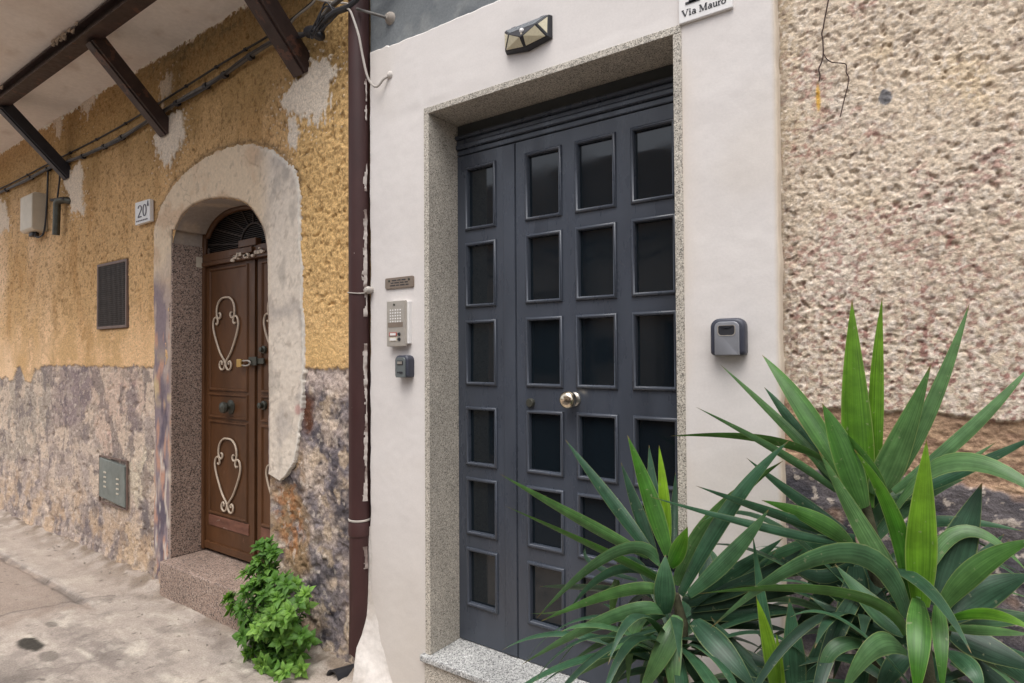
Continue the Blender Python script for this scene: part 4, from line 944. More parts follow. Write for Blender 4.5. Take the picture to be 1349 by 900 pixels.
# lettering helpers: strokes in a unit cell, thick and thin, with slab serifs
def strokes(mb, segs, ox, oz, s, y0, y1, hw=0.05):
    for sg in segs:
        x0, z0, x1, z1 = sg[:4]; wd = (sg[4] if len(sg) > 4 else hw)*s
        a = Vector((ox+x0*s, oz+z0*s)); b = Vector((ox+x1*s, oz+z1*s)); t = b-a
        if t.length < 1e-9: continue
        t.normalize(); nn = Vector((-t.y, t.x))*wd
        mb.prism([tuple(a-nn), tuple(b-nn), tuple(b+nn), tuple(a+nn)], y0, y1)
def ring(cx, cz, rx, rz, a0=0, a1=360, w0=0.05, n=14):
    pts = [(cx+rx*math.cos(R(a0+(a1-a0)*k/n)), cz+rz*math.sin(R(a0+(a1-a0)*k/n))) for k in range(n+1)]
    return [(*pts[k], *pts[k+1], w0*(0.55+0.75*abs(math.cos(R(a0+(a1-a0)*(k+.5)/n))))) for k in range(n)]
GL = {
 'V': ([(0.05, .7, .36, .0, .075), (.36, 0, .62, .7, .03), (-.05, .69, .2, .69, .022), (.5, .69, .74, .69, .022)], .74),
 'i': ([(.14, 0, .14, .46, .065), (0.02, .012, .28, .012, .02), (.03, .45, .14, .45, .02), (.08, .63, .2, .63, .06)], .34),
 'a': (ring(.19, .14, .15, .13, 0, 360, .04)+[(.37, 0, .37, .34, .07), (.37, .02, .47, .02, .025)]+ring(.23, .34, .14, .12, 0, 150, .04), .52),
 'M': ([(.1, 0, .1, .7, .03), (.12, .7, .42, .02, .075), (.42, .02, .7, .7, .03), (.72, 0, .72, .7, .075), (-.02, .012, .22, .012, .02), (.58, .012, .86, .012, .02), (-.02, .69, .16, .69, .02), (.68, .69, .86, .69, .02)], .92),
 'u': ([(.1, .46, .1, .14, .06), (.38, .46, .38, 0, .06), (0, .45, .1, .45, .02), (.28, .45, .38, .45, .02), (.38, .012, .48, .012, .02)]+ring(.24, .15, .14, .14, 180, 360), .52),
 'r': ([(.1, 0, .1, .46, .06), (0, .012, .24, .012, .02), (0, .45, .1, .45, .02), (.12, .3, .2, .42, .03), (.2, .42, .32, .42, .05)], .38),
 'o': (ring(.22, .23, .19, .22), .48), ' ': ([], .28),
 '1': ([(.25, 0, .25, .72, .085), (.08, .02, .42, .02, .025), (.08, .6, .25, .71, .03)], .5),
 '0': (ring(.27, .36, .22, .36, 0, 360, .075, 20), .58),
 '2': (ring(.2, .53, .17, .18, 170, -30, .045)+[(.35, .44, .04, .04, .045), (.02, .03, .38, .03, .05)], .46),
 'o0': (ring(.2, .36, .16, .34, 0, 360, .05, 18), .46),
 'A': ([(.04, 0, .2, .7, .05), (.36, 0, .2, .7, .05), (.1, .25, .3, .25, .04)], .44),
}
def word(mb, chars, ox, oz, s, y0, y1):
    for ch in chars:
        sg, adv = GL[ch]; strokes(mb, sg, ox, oz, s, y0, y1); ox += adv*s
    return ox
# street number plate over the white house's door
sg1 = thing('street_sign', 'white enamel house number plate reading Via Mauro at the top edge above the grey door', 'sign', (-0.647, 0, 2.78))
MB().box(-0.738, -0.556, -0.012, 0.012, 2.781, 2.965).build('plate', 'white', sg1, bevel=0.003)
mb = MB(); word(mb, 'Via Mauro', -0.7255, 2.802, 0.0318, -0.0135, -0.0118); mb.build('street_name', 'ink', sg1)
mb = MB(); word(mb, '10', -0.725, 2.842, 0.148, -0.0145, -0.0118); mb.build('number', 'ink', sg1)
# number plate of the ochre house
sg2 = thing('house_number', 'cream enamel number plate reading 20A on the ochre wall left of the arch', 'sign', (-4.84, 0.04, 2.64))
pl = MB().prism([(-4.952, 2.636), (-4.715, 2.639), (-4.722, 2.802), (-4.955, 2.806)], 0.022, 0.05).build('plate', 'white', sg2, bevel=0.003)
mb = MB(); strokes(mb, [(a*1.25, b, c*1.25, d, e*0.62) for a, b, c, d, e in GL['2'][0]], -4.905, 2.684, 0.125, 0.0185, 0.0222); strokes(mb, [(a*1.25, b, c*1.25, d, e*0.62) for a, b, c, d, e in GL['o0'][0]], -4.828, 2.684, 0.125, 0.0185, 0.0222)
strokes(mb, GL['A'][0], -4.756, 2.752, 0.055, 0.0185, 0.0222); mb.build('number', 'inkgrey', sg2)
mb = MB()
for k in range(7): mb.box(-4.93+k*0.027, -4.93+k*0.027+0.016, 0.019, 0.0222, 2.655, 2.664)
mb.build('small_print', 'inkgrey', sg2)
# brass plaque, intercom and the two key safes
pq = thing('plaque', 'small bronze coloured plaque with two screws above the intercom', 'plaque', (-2.118, 0, 1.965))
MB().prism(rrect(-2.118, 1.991, 0.190, 0.053, 0.008, 0.008, 4), -0.006, 0.004).build('plate', 'bronze', pq, bevel=0.0015)
for sx in (-0.07, 0.07): MB().lathe_y(-2.118+sx*0.95, 2.003, [(0, -0.0055), (0.006, -0.0055), (0.005, -0.009), (0, -0.0095)], 10).build('screw', 'oldmetal', pq, smooth=True)
mb = MB()
for z, ws in ((2.003, (0.03, 0.022, 0.026)), (1.991, (0.018, 0.03, 0.024, 0.02)), (1.979, (0.034, 0.02, 0.03, 0.018))):
    x = -2.118-sum(ws)/2-0.008
    for q in ws: mb.box(x, x+q, -0.0072, -0.0058, z-0.0022, z+0.0022); x += q+0.007
mb.build('engraving', 'ink', pq)
ic = thing('intercom', 'brushed metal door intercom with speaker holes and two bell buttons on white plaster', 'intercom', (-2.125, 0, 1.69))
IX0, IX1, IZ0, IZ1 = -2.174, -2.052, 1.687, 1.902
MB().box(IX0+0.006, IX1+0.012, -0.018, 0.004, IZ0+0.012, IZ1-0.004).build('back_box', 'white', ic, bevel=0.002)
MB().box(IX0, IX1, -0.032, -0.018, IZ0, IZ1).build('face_plate', 'steel', ic, bevel=0.0025)
for i in range(5):
    for j in range(5):
        x = IX0+0.026+i*0.0165; z = IZ1-0.044-j*0.0135
        MB().lathe_y(x, z, [(0, -0.0315), (0.0042, -0.0315), (0.0042, -0.0336), (0, -0.0336)], 8).build('speaker_hole', 'white', ic)
MB().lathe_y((IX0+IX1)/2-0.01, IZ1-0.018, [(0, -0.0315), (0.006, -0.0315), (0.005, -0.035), (0, -0.035)], 10).build('screw', 'oldmetal', ic, smooth=True)
MB().box(IX0+0.010, IX1-0.014, -0.0337, -0.0318, 1.778, 1.800).build('name_panel', 'bronze', ic)
for z in (1.744, 1.720):
    c = MB().box(IX0+0.018, IX0+0.070, -0.0345, -0.0318, z-0.009, z+0.009).build('name_card', 'red' if z > 1.73 else 'cream_box', ic, bevel=0.001)
    MB().box(IX0+0.026, IX0+0.064, -0.0358, -0.0346, z-0.0055, z+0.0055).build('card_paper', 'white', c)
    MB().lathe_y(IX0+0.085, z, [(0, -0.0318), (0.0085, -0.0318), (0.0075, -0.037), (0, -0.0375)], 12).build('bell_button', 'black', ic, smooth=True)
def key_safe(label, cx, cz, wd, hg, dep, face_mat, small):
    t = thing('key_safe', label, 'key safe', (cx, 0, cz), 'key safes on the white plaster')
    def outl(s, dy, waist=0.0):
        p = rrect(cx, cz, wd*s, hg*s, wd*0.26, wd*0.10, 6)
        return [(cx+(x-cx)*(1-waist*math.exp(-((z-cz+0.01)/(hg*0.25))**2)), dy, z) for x, z in p]
    MB().loft([outl(*a) for a in ((0.86, -dep, .04), (0.93, -dep+0.002, .04), (0.985, -dep+0.007, .05), (1.0, -dep+0.014, .06), (1.0, -0.006, .06), (0.97, 0.003, .05))]).build('case', 'box_dark', t, smooth=True)
    fw = wd*0.70
    p = rrect(cx, cz-hg*0.045, fw, hg*0.90, fw*0.24, 0.003, 6)
    f = MB().loft([[(x, y, z) for x, z in [(cx+(px-cx)*s, cz-hg*0.045+(pz-cz+hg*0.045)*s) for px, pz in p]] for s, y in ((0.96, -dep-0.006), (0.99, -dep-0.0045), (1.0, -dep-0.001), (1.0, -dep+0.004))])
    fo = f.build('cover', face_mat, t, smooth=True)
    if small:
        MB().prism(rrect(cx, cz+hg*0.16, fw*0.62, hg*0.20, 0.004, 0.004, 3), -dep-0.0072, -dep-0.004).build('dial_window', 'ink', fo)
        for k in range(4): MB().box(cx-fw*0.24+k*fw*0.125, cx-fw*0.24+k*fw*0.125+fw*0.09, -dep-0.0105, -dep-0.0074, cz+hg*0.10, cz+hg*0.22).build('dial', 'steel', fo, bevel=0.0008)
        MB().prism(rrect(cx+fw*0.10, cz-hg*0.27, fw*0.34, hg*0.085, 0.003, 0.003, 3), -dep-0.0085, -dep-0.004).build('latch', 'ink', fo)
        MB().prism(rrect(cx-fw*0.22, cz-hg*0.27, fw*0.16, hg*0.06, 0.002, 0.002, 3), -dep-0.0075, -dep-0.004).build('release', 'ink', fo)
    else:
        rim = rrect(cx, cz+hg*0.165, fw*0.72, hg*0.285, 0.006, 0.012, 5); inn = rrect(cx, cz+hg*0.165, fw*0.66, hg*0.255, 0.005, 0.011, 5)
        MB().loft([[(x, y, z) for x, z in rr] for rr, y in ((rim, -dep-0.004), (rim, -dep-0.0075), (inn, -dep-0.0072), (inn, -dep-0.003))], False, False).build('window_rim', 'steel', fo, smooth=True)
        MB().prism(inn, -dep-0.0065, -dep-0.003).build('window', 'ink', fo)
        MB().loft([[(cx+fw*0.22*math.cos(a), y, cz+hg*0.28-abs(math.sin(a))*q) for a in [2*math.pi*i/14 for i in range(14)]] for y, q in ((-dep-0.0095, 0.006), (-dep-0.0066, 0.010))]).build('pull', 'box_dark', fo)
    return t
key_safe('small slate grey key safe with number dials under the intercom', -2.068, 1.593, 0.088, 0.104, 0.042, 'box_slate', True)
key_safe('larger grey and navy key safe with dark window right of the door', -0.5795, 1.697, 0.112, 0.121, 0.040, 'box_grey', False)
# faceted solar lamp
lp = thing('wall_lamp', 'faceted black solar wall lamp with pale light panels above the grey door', 'lamp', (-1.368, 0, 2.90))
LX, LZ = -1.368, 2.945
def L3(x, z, y): return (LX+x, y, LZ+z)
# outline on the wall and the raised ridge in front
bk = [L3(-.113, -.048, 0), L3(0.0, -.066, 0), L3(.113, -.048, 0), L3(.113, .046, 0), L3(-.113, .046, 0)]
fr_ = [L3(-.105, -.044, -.022), L3(0.0, -.062, -.030), L3(.105, -.044, -.022), L3(.108, .042, -.022), L3(-.108, .042, -.022)]
pk = [L3(0.0, -.026, -.058), L3(.066, .006, -.050), L3(-.066, .006, -.050)]
MB().add(bk+fr_+pk, [(4, 3, 2, 1, 0), (0, 1, 6, 5), (1, 2, 7, 6), (2, 3, 8, 7), (3, 4, 9, 8), (4, 0, 5, 9),
    (10, 12, 11), (5, 6, 10), (5, 10, 12), (5, 12, 9), (6, 7, 10), (7, 11, 10), (7, 8, 11), (8, 9, 12), (8, 12, 11)]).build('body', 'black', lp, bevel=0.002)
def inset(pts, k, off):
    P = [Vector(p) for p in pts]; c = sum(P, Vector())/len(P); nn = (P[1]-P[0]).cross(P[2]-P[0]).normalized()
    if nn.y > 0: nn = -nn
    return [c+(p-c)*k+nn*off for p in P]
def panel(name, pts, mat, k=0.84, off=0.0018):
    a = inset(pts, k, off); b = inset(pts, k, -0.003)
    MB().loft([b, a]).build(name, mat, lp)
def panel4(pts, k=0.83):
    P = [Vector(p) for p in pts]; c = sum(P, Vector())/4
    f = [c+(p-c)*k for p in P]; o = Vector((0, -0.004, 0)); i = Vector((0, 0.004, 0))
    f[0], f[2] = P[0]+(P[2]-P[0])*(1-k)*0.6, P[2]+(P[0]-P[2])*(1-k)*0.6
    mb = MB().add([p+o for p in f]+[p+i for p in f], [(0, 1, 2), (0, 2, 3)]+[(j, j+4, (j+1) % 4+4, (j+1) % 4) for j in range(4)])
    mb.build('light_panel', 'led', lp)
panel4([fr_[0], fr_[1], pk[0], pk[2]]); panel4([fr_[2], pk[1], pk[0], fr_[1]])
panel('light_panel', [fr_[2], fr_[3], pk[1]], 'led', 0.74)
panel('light_panel', [fr_[0], pk[2], fr_[4]], 'led', 0.74)
panel('solar_cell', [fr_[3], fr_[4], pk[2], pk[1]], 'solar', 0.92)
MB().lathe_y(LX, LZ-0.003, [(0, -0.050), (0.010, -0.050), (0.009, -0.058), (0.005, -0.061), (0, -0.062)], 14).build('sensor', 'white', lp, smooth=True)
MB().lathe_y(LX, LZ-0.0165, [(0, -0.053), (0.004, -0.053), (0.004, -0.0585), (0, -0.059)], 12).build('switch', 'cream_box', lp, smooth=True)
for sx in (-0.07, 0.07): MB().box(LX+sx-0.012, LX+sx+0.012, -0.012, 0.002, LZ+0.046, LZ+0.053).build('lug', 'black', lp, bevel=0.002)
# padlock on the brown door
pd = thing('padlock', 'brass padlock hanging sideways on the hasp of the brown door', 'padlock', (-3.93, 0.26, 1.60))
MB().box(-3.955, -3.90, 0.246, 0.268, 1.572, 1.628).build('body', 'brass', pd, bevel=0.004)
MB().tube(smooth_path([(-3.90, 0.257, 1.585), (-3.85, 0.257, 1.583), (-3.815, 0.257, 1.59), (-3.805, 0.257, 1.602), (-3.815, 0.257, 1.614), (-3.85, 0.257, 1.617), (-3.90, 0.257, 1.615)], 5), 0.0055, 8).build('shackle', 'steel', pd, smooth=True)
# thin rusty wire on the right-hand wall
w_ = thing('wire', 'thin rusty wire hanging forked down the rough wall at the top right', 'wire', (-0.29, 0.02, 2.5))
wp = [(-0.262, 2.80), (-0.273, 2.749), (-0.278, 2.723), (-0.291, 2.657), (-0.2935, 2.64), (-0.298, 2.623), (-0.2955, 2.60), (-0.295, 2.559), (-0.3, 2.535), (-0.308, 2.516), (-0.305, 2.495), (-0.308, 2.478)]
wq = [(-0.295, 2.562), (-0.285, 2.54), (-0.268, 2.525), (-0.235, 2.511), (-0.234, 2.486), (-0.228, 2.468), (-0.231, 2.44), (-0.239, 2.409), (-0.252, 2.354)]
MB().tube(smooth_path([(x, 0.016, z) for x, z in wp], 4), 0.0022, 5).build('strand', 'rust', w_, smooth=True)
MB().tube(smooth_path([(x, 0.016, z) for x, z in wq], 4), 0.0017, 5).build('strand', 'rust', w_, smooth=True)

# ================================================================ PLANTS
LEAVES = {
 'A': [
  (-0.712, -0.34, 1.045, -0.87, -0.32, 1.198, -1.047, -0.28, 1.358, 0.044, -0.683, -0.27, -0.679, 0.3),
  (-0.721, -0.36, 1.049, -0.933, -0.39, 1.132, -1.224, -0.41, 1.245, 0.043, -0.37, 0.095, -0.924, 0.55),
  (-0.662, -0.38, 0.985, -0.821, -0.42, 1.055, -1.167, -0.46, 1.157, 0.037, -0.351, 0.36, -0.864, 0.5),
  (-0.659, -0.36, 1.065, -0.715, -0.36, 1.225, -0.793, -0.34, 1.397, 0.055, -0.86, -0.393, -0.325, 0.66),
  (-0.716, -0.33, 1.055, -0.783, -0.3, 1.17, -0.848, -0.27, 1.299, 0.042, -0.884, -0.173, -0.435, 0.25),
  (-0.671, -0.34, 1.082, -0.688, -0.32, 1.221, -0.709, -0.3, 1.369, 0.037, -0.985, -0.131, -0.113, 0.95),
  (-0.693, -0.32, 1.077, -0.739, -0.27, 1.222, -0.766, -0.24, 1.357, 0.038, -0.821, -0.568, -0.051, 0.2),
  (-0.662, -0.31, 1.08, -0.678, -0.26, 1.176, -0.685, -0.23, 1.279, 0.024, -0.932, -0.36, 0.035, 0.2),
  (-0.651, -0.38, 1.043, -0.619, -0.39, 1.1, -0.592, -0.39, 1.164, 0.055, -0.86, 0.249, 0.445, 0.72),
  (-0.651, -0.41, 0.917, -0.644, -0.43, 1.004, -0.649, -0.41, 1.082, 0.064, -0.884, -0.468, 0.01, 0.22),
  (-0.658, -0.39, 1.021, -0.755, -0.48, 1.091, -1.009, -0.52, 0.856, 0.042, 0.27, 0.385, -0.883, 0.45),
  (-0.658, -0.39, 0.964, -0.748, -0.48, 0.981, -0.987, -0.53, 0.857, 0.038, 0.255, 0.135, -0.957, 0.5),
  (-0.678, -0.36, 0.991, -0.818, -0.39, 0.997, -0.96, -0.41, 0.856, 0.033, 0.394, 0.207, -0.896, 0.3),
  (-0.655, -0.4, 0.92, -0.765, -0.5, 0.914, -1.048, -0.54, 0.718, 0.042, 0.407, 0.158, -0.9, 0.42),
  (-0.659, -0.39, 0.908, -0.768, -0.44, 0.85, -0.927, -0.46, 0.728, 0.032, 0.499, 0.234, -0.835, 0.35),
  (-0.676, -0.39, 0.872, -0.768, -0.46, 0.806, -0.916, -0.48, 0.688, 0.035, 0.489, 0.339, -0.804, 0.38),
  (-0.61, -0.42, 0.926, -0.624, -0.5, 0.857, -0.685, -0.53, 0.724, 0.059, 0.906, 0.125, -0.405, 0.36),
  (-0.622, -0.4, 0.897, -0.605, -0.48, 0.824, -0.587, -0.5, 0.727, 0.05, 0.965, 0.257, 0.049, 0.3),
  (-0.693, -0.39, 0.908, -0.723, -0.46, 0.869, -0.733, -0.48, 0.709, 0.037, 0.839, 0.411, -0.356, 0.28),
  (-0.689, -0.38, 0.816, -0.783, -0.41, 0.736, -0.821, -0.42, 0.63, 0.037, 0.708, 0.396, -0.585, 0.2),
  (-0.628, -0.36, 0.961, -0.477, -0.4, 1.233, -0.323, -0.42, 1.425, 0.051, -0.765, 0.34, 0.547, 0.42),
  (-0.643, -0.34, 0.976, -0.541, -0.32, 1.176, -0.362, -0.3, 1.354, 0.058, -0.683, -0.471, 0.558, 0.5),
  (-0.596, -0.38, 0.975, -0.469, -0.41, 1.117, -0.37, -0.43, 1.251, 0.05, -0.692, 0.354, 0.63, 0.3),
  (-0.61, -0.34, 0.951, -0.475, -0.31, 1.05, -0.367, -0.29, 1.146, 0.041, -0.637, 0.196, 0.746, 0.15),
  (-0.61, -0.34, 0.935, -0.439, -0.33, 1.032, -0.312, -0.32, 1.136, 0.05, -0.503, 0.517, 0.693, 0.12),
  (-0.602, -0.34, 0.92, -0.46, -0.31, 0.975, -0.311, -0.3, 1.02, 0.047, -0.345, 0.354, 0.869, 0.1),
  (-0.606, -0.33, 0.9, -0.448, -0.3, 0.935, -0.322, -0.28, 0.958, 0.055, -0.239, 0.276, 0.931, 0.08),
  (-0.577, -0.39, 0.912, -0.482, -0.45, 0.883, -0.396, -0.46, 0.805, 0.072, 0.537, 0.723, 0.435, 0.16),
  (-0.596, -0.36, 0.833, -0.471, -0.36, 0.836, -0.357, -0.36, 0.831, 0.048, 0.007, 0.478, 0.878, 0.08),
  (-0.595, -0.34, 0.85, -0.457, -0.33, 0.812, -0.373, -0.32, 0.727, 0.055, 0.423, 0.374, 0.825, 0.06),
  (-0.754, -0.33, 0.924, -0.954, -0.3, 0.889, -1.154, -0.28, 0.846, 0.036, 0.225, 0.533, -0.815, 0.35),
  (-0.848, -0.33, 0.93, -1.008, -0.3, 0.812, -1.197, -0.28, 0.744, 0.013, 0.479, 0.333, -0.812, 0.4),
  (-0.852, -0.3, 0.937, -0.883, -0.26, 0.864, -0.906, -0.24, 0.779, 0.031, 0.933, 0.302, -0.198, 0.5),
  (-0.587, -0.31, 0.979, -0.586, -0.26, 1.039, -0.626, -0.24, 1.081, 0.043, -0.953, -0.191, -0.236, 0.1),
  (-0.558, -0.3, 0.95, -0.556, -0.25, 1.017, -0.595, -0.23, 1.071, 0.037, -0.943, -0.312, -0.111, 0.12),
  (-0.645, -0.34, 0.796, -0.589, -0.36, 0.764, -0.558, -0.36, 0.687, 0.048, 0.692, 0.563, 0.451, 0.12),
  (-0.662, -0.34, 0.808, -0.738, -0.33, 0.708, -0.757, -0.33, 0.609, 0.043, 0.903, 0.034, -0.429, 0.15),
  (-0.601, -0.32, 0.873, -0.485, -0.28, 0.888, -0.355, -0.26, 0.89, 0.039, -0.207, 0.648, 0.733, 0.1),
  (-0.6, -0.32, 0.979, -0.491, -0.28, 1.006, -0.392, -0.26, 1.099, 0.033, -0.541, 0.39, 0.745, 0.2),
  (-0.63, -0.33, 0.943, -0.526, -0.3, 0.925, -0.408, -0.28, 0.969, 0.035, -0.228, 0.636, 0.737, 0.14),
  (-0.785, -0.3, 0.951, -0.964, -0.26, 0.958, -0.985, -0.24, 1.01, 0.019, -0.362, -0.359, -0.86, 0.1),
 ],
 'B': [
  (-0.171, -0.3, 1.256, -0.19, -0.28, 1.494, -0.198, -0.26, 1.779, 0.078, -0.955, -0.295, -0.027, 0.58),
  (-0.15, -0.27, 1.329, -0.149, -0.24, 1.553, -0.134, -0.22, 1.785, 0.038, -0.997, 0.071, 0.027, 0.8),
  (-0.148, -0.3, 1.288, -0.104, -0.3, 1.396, -0.032, -0.28, 1.613, 0.076, -0.875, -0.35, 0.334, 0.46),
  (-0.119, -0.28, 1.311, -0.03, -0.25, 1.522, 0.046, -0.2, 1.76, 0.038, -0.94, 0.033, 0.339, 0.28),
  (-0.214, -0.3, 1.327, -0.314, -0.28, 1.5, -0.423, -0.25, 1.638, 0.061, -0.719, -0.574, -0.391, 0.6),
  (-0.215, -0.3, 1.291, -0.354, -0.26, 1.433, -0.555, -0.2, 1.61, 0.03, -0.69, -0.044, -0.722, 0.3),
  (-0.24, -0.27, 1.289, -0.349, -0.22, 1.442, -0.435, -0.18, 1.544, 0.035, -0.796, -0.006, -0.605, 0.33),
  (-0.17, -0.34, 1.264, -0.206, -0.36, 1.395, -0.256, -0.36, 1.516, 0.072, -0.796, -0.517, -0.315, 0.62),
  (-0.12, -0.35, 1.273, -0.162, -0.35, 1.375, -0.239, -0.34, 1.472, 0.032, -0.768, 0.424, -0.479, 0.5),
  (-0.217, -0.28, 1.263, -0.283, -0.23, 1.384, -0.339, -0.2, 1.47, 0.039, -0.873, -0.261, -0.412, 0.22),
  (-0.232, -0.33, 1.295, -0.365, -0.35, 1.386, -0.575, -0.36, 1.493, 0.025, -0.505, 0.125, -0.854, 0.4),
  (-0.257, -0.3, 1.359, -0.413, -0.32, 1.41, -0.657, -0.34, 1.404, 0.033, -0.148, 0.553, -0.82, 0.42),
  (-0.113, -0.3, 1.304, 0.037, -0.3, 1.463, 0.154, -0.26, 1.614, 0.034, -0.725, 0.376, 0.576, 0.35),
  (-0.103, -0.3, 1.288, 0.035, -0.32, 1.379, 0.164, -0.34, 1.47, 0.03, -0.476, 0.395, 0.786, 0.32),
  (-0.146, -0.26, 1.269, -0.048, -0.22, 1.315, 0.093, -0.18, 1.426, 0.036, -0.59, 0.285, 0.755, 0.25),
  (-0.179, -0.25, 1.238, -0.128, -0.22, 1.323, -0.083, -0.2, 1.361, 0.048, -0.805, 0.13, 0.579, 0.12),
  (-0.2, -0.33, 1.166, -0.274, -0.38, 1.229, -0.394, -0.4, 1.265, 0.047, -0.383, -0.208, -0.9, 0.55),
  (-0.213, -0.34, 1.182, -0.358, -0.4, 1.233, -0.557, -0.42, 1.286, 0.033, -0.333, 0.25, -0.909, 0.35),
  (-0.213, -0.34, 1.17, -0.389, -0.4, 1.196, -0.68, -0.43, 1.242, 0.026, -0.125, -0.136, -0.983, 0.3),
  (-0.221, -0.27, 1.183, -0.344, -0.22, 1.242, -0.487, -0.18, 1.334, 0.036, -0.496, -0.011, -0.868, 0.3),
  (-0.196, -0.3, 1.118, -0.271, -0.34, 1.077, -0.36, -0.34, 1.111, 0.04, 0.04, 0.011, -0.999, 0.18),
  (-0.198, -0.28, 1.17, -0.34, -0.25, 1.111, -0.531, -0.22, 0.988, 0.048, 0.44, -0.2, -0.875, 0.14),
  (-0.199, -0.27, 1.135, -0.364, -0.23, 1.046, -0.598, -0.2, 0.939, 0.051, 0.452, 0.08, -0.888, 0.1),
  (-0.237, -0.24, 1.153, -0.307, -0.18, 1.148, -0.405, -0.15, 1.169, 0.042, -0.259, -0.33, -0.908, 0.12),
  (-0.155, -0.26, 1.172, -0.08, -0.22, 1.263, 0.034, -0.18, 1.332, 0.039, -0.689, 0.313, 0.654, 0.3),
  (-0.122, -0.26, 1.178, -0.019, -0.2, 1.224, 0.142, -0.16, 1.215, 0.031, -0.207, 0.184, 0.961, 0.3),
  (-0.156, -0.24, 1.186, -0.159, -0.2, 1.255, -0.171, -0.18, 1.33, 0.047, -0.963, -0.269, 0.016, 0.2),
  (-0.194, -0.32, 1.112, -0.204, -0.34, 1.017, -0.26, -0.35, 0.907, 0.069, 0.949, -0.13, -0.287, 0.12),
  (-0.185, -0.3, 1.114, -0.152, -0.32, 1.047, -0.09, -0.32, 1.001, 0.056, 0.724, 0.445, 0.527, 0.12),
  (-0.21, -0.28, 1.123, -0.28, -0.25, 0.995, -0.351, -0.24, 0.894, 0.054, 0.821, -0.184, -0.54, 0.08),
  (-0.178, -0.26, 1.111, -0.206, -0.22, 1.002, -0.265, -0.21, 0.757, 0.06, 0.967, 0.134, -0.218, 0.06),
  (-0.175, -0.28, 1.193, -0.199, -0.25, 1.273, -0.183, -0.23, 1.349, 0.06, -0.996, 0.058, -0.07, 0.4),
  (-0.12, -0.36, 1.25, 0.012, -0.42, 1.408, 0.187, -0.5, 1.327, 0.054, 0.078, 0.605, 0.793, 0.56),
 ],
 'C': [
  (-0.053, -0.5, 1.106, -0.049, -0.49, 1.263, -0.039, -0.47, 1.455, 0.063, -0.98, -0.189, 0.055, 0.82),
  (-0.076, -0.48, 1.11, -0.101, -0.46, 1.27, -0.179, -0.44, 1.419, 0.041, -0.945, 0.052, -0.323, 0.7),
  (-0.082, -0.46, 1.091, -0.156, -0.42, 1.211, -0.263, -0.38, 1.401, 0.052, -0.867, -0.023, -0.498, 0.3),
  (-0.025, -0.48, 1.106, 0.009, -0.44, 1.218, 0.056, -0.4, 1.361, 0.081, -0.955, 0.022, 0.296, 0.2),
  (-0.018, -0.52, 1.121, 0.048, -0.54, 1.226, 0.131, -0.55, 1.292, 0.046, -0.692, 0.298, 0.657, 0.5),
  (-0.075, -0.53, 1.09, -0.188, -0.62, 1.225, -0.432, -0.7, 1.04, 0.05, 0.044, 0.197, -0.979, 0.52),
  (-0.077, -0.54, 1.056, -0.186, -0.64, 1.15, -0.459, -0.7, 1.108, 0.031, -0.262, 0.337, -0.904, 0.5),
  (-0.055, -0.56, 1.143, -0.052, -0.66, 1.098, -0.057, -0.7, 0.997, 0.045, 0.981, 0.131, -0.142, 0.48),
  (-0.024, -0.56, 1.138, -0.019, -0.65, 1.103, -0.017, -0.68, 1.014, 0.029, 0.993, -0.051, 0.105, 0.42),
  (-0.078, -0.55, 1.029, -0.125, -0.64, 1.056, -0.185, -0.67, 0.952, 0.047, 0.491, 0.117, -0.863, 0.46),
  (-0.145, -0.52, 1.012, -0.21, -0.58, 1.005, -0.231, -0.6, 0.911, 0.033, 0.807, -0.13, -0.576, 0.3),
  (-0.007, -0.54, 1.107, 0.055, -0.62, 1.16, 0.119, -0.66, 1.156, 0.026, 0.259, 0.585, 0.769, 0.75),
  (-0.006, -0.53, 1.086, 0.056, -0.58, 1.115, 0.117, -0.6, 1.129, 0.024, 0.179, 0.724, 0.667, 0.4),
  (-0.007, -0.55, 1.048, 0.024, -0.62, 1.056, 0.045, -0.64, 1.016, 0.041, 0.87, 0.391, 0.301, 0.45),
  (-0.002, -0.46, 1.083, 0.06, -0.42, 1.137, 0.135, -0.4, 1.183, 0.069, -0.631, 0.187, 0.753, 0.16),
  (-0.002, -0.48, 1.059, 0.056, -0.48, 1.043, 0.141, -0.48, 1.017, 0.062, 0.241, 0.496, 0.834, 0.14),
  (-0.006, -0.45, 1.079, 0.068, -0.4, 1.079, 0.163, -0.38, 1.095, 0.048, -0.229, 0.338, 0.913, 0.2),
  (-0.032, -0.45, 1.099, 0.036, -0.38, 1.174, 0.095, -0.34, 1.245, 0.033, -0.787, 0.109, 0.607, 0.3),
  (-0.062, -0.5, 1.125, 0.018, -0.44, 1.262, 0.127, -0.45, 1.196, 0.033, -0.417, 0.461, 0.783, 0.45),
  (-0.083, -0.47, 1.034, -0.142, -0.44, 1.065, -0.225, -0.42, 1.14, 0.052, -0.632, -0.429, -0.646, 0.16),
  (-0.084, -0.45, 1.016, -0.166, -0.4, 0.999, -0.288, -0.38, 1.036, 0.048, -0.259, -0.52, -0.814, 0.1),
  (-0.074, -0.48, 0.997, -0.11, -0.5, 0.957, -0.14, -0.5, 0.872, 0.044, 0.868, -0.275, -0.413, 0.12),
  (-0.038, -0.48, 0.997, -0.039, -0.48, 0.954, -0.044, -0.48, 0.894, 0.043, 0.995, 0.078, -0.059, 0.12),
  (-0.003, -0.47, 1.002, 0.064, -0.45, 0.972, 0.104, -0.44, 0.924, 0.053, 0.417, 0.5, 0.759, 0.1),
  (-0.003, -0.45, 1.026, 0.075, -0.4, 0.996, 0.149, -0.38, 0.926, 0.054, 0.482, 0.186, 0.856, 0.08),
  (0.007, -0.42, 1.082, 0.054, -0.36, 1.149, 0.105, -0.32, 1.231, 0.023, -0.835, -0.002, 0.55, 0.1),
 ],
 'D': [
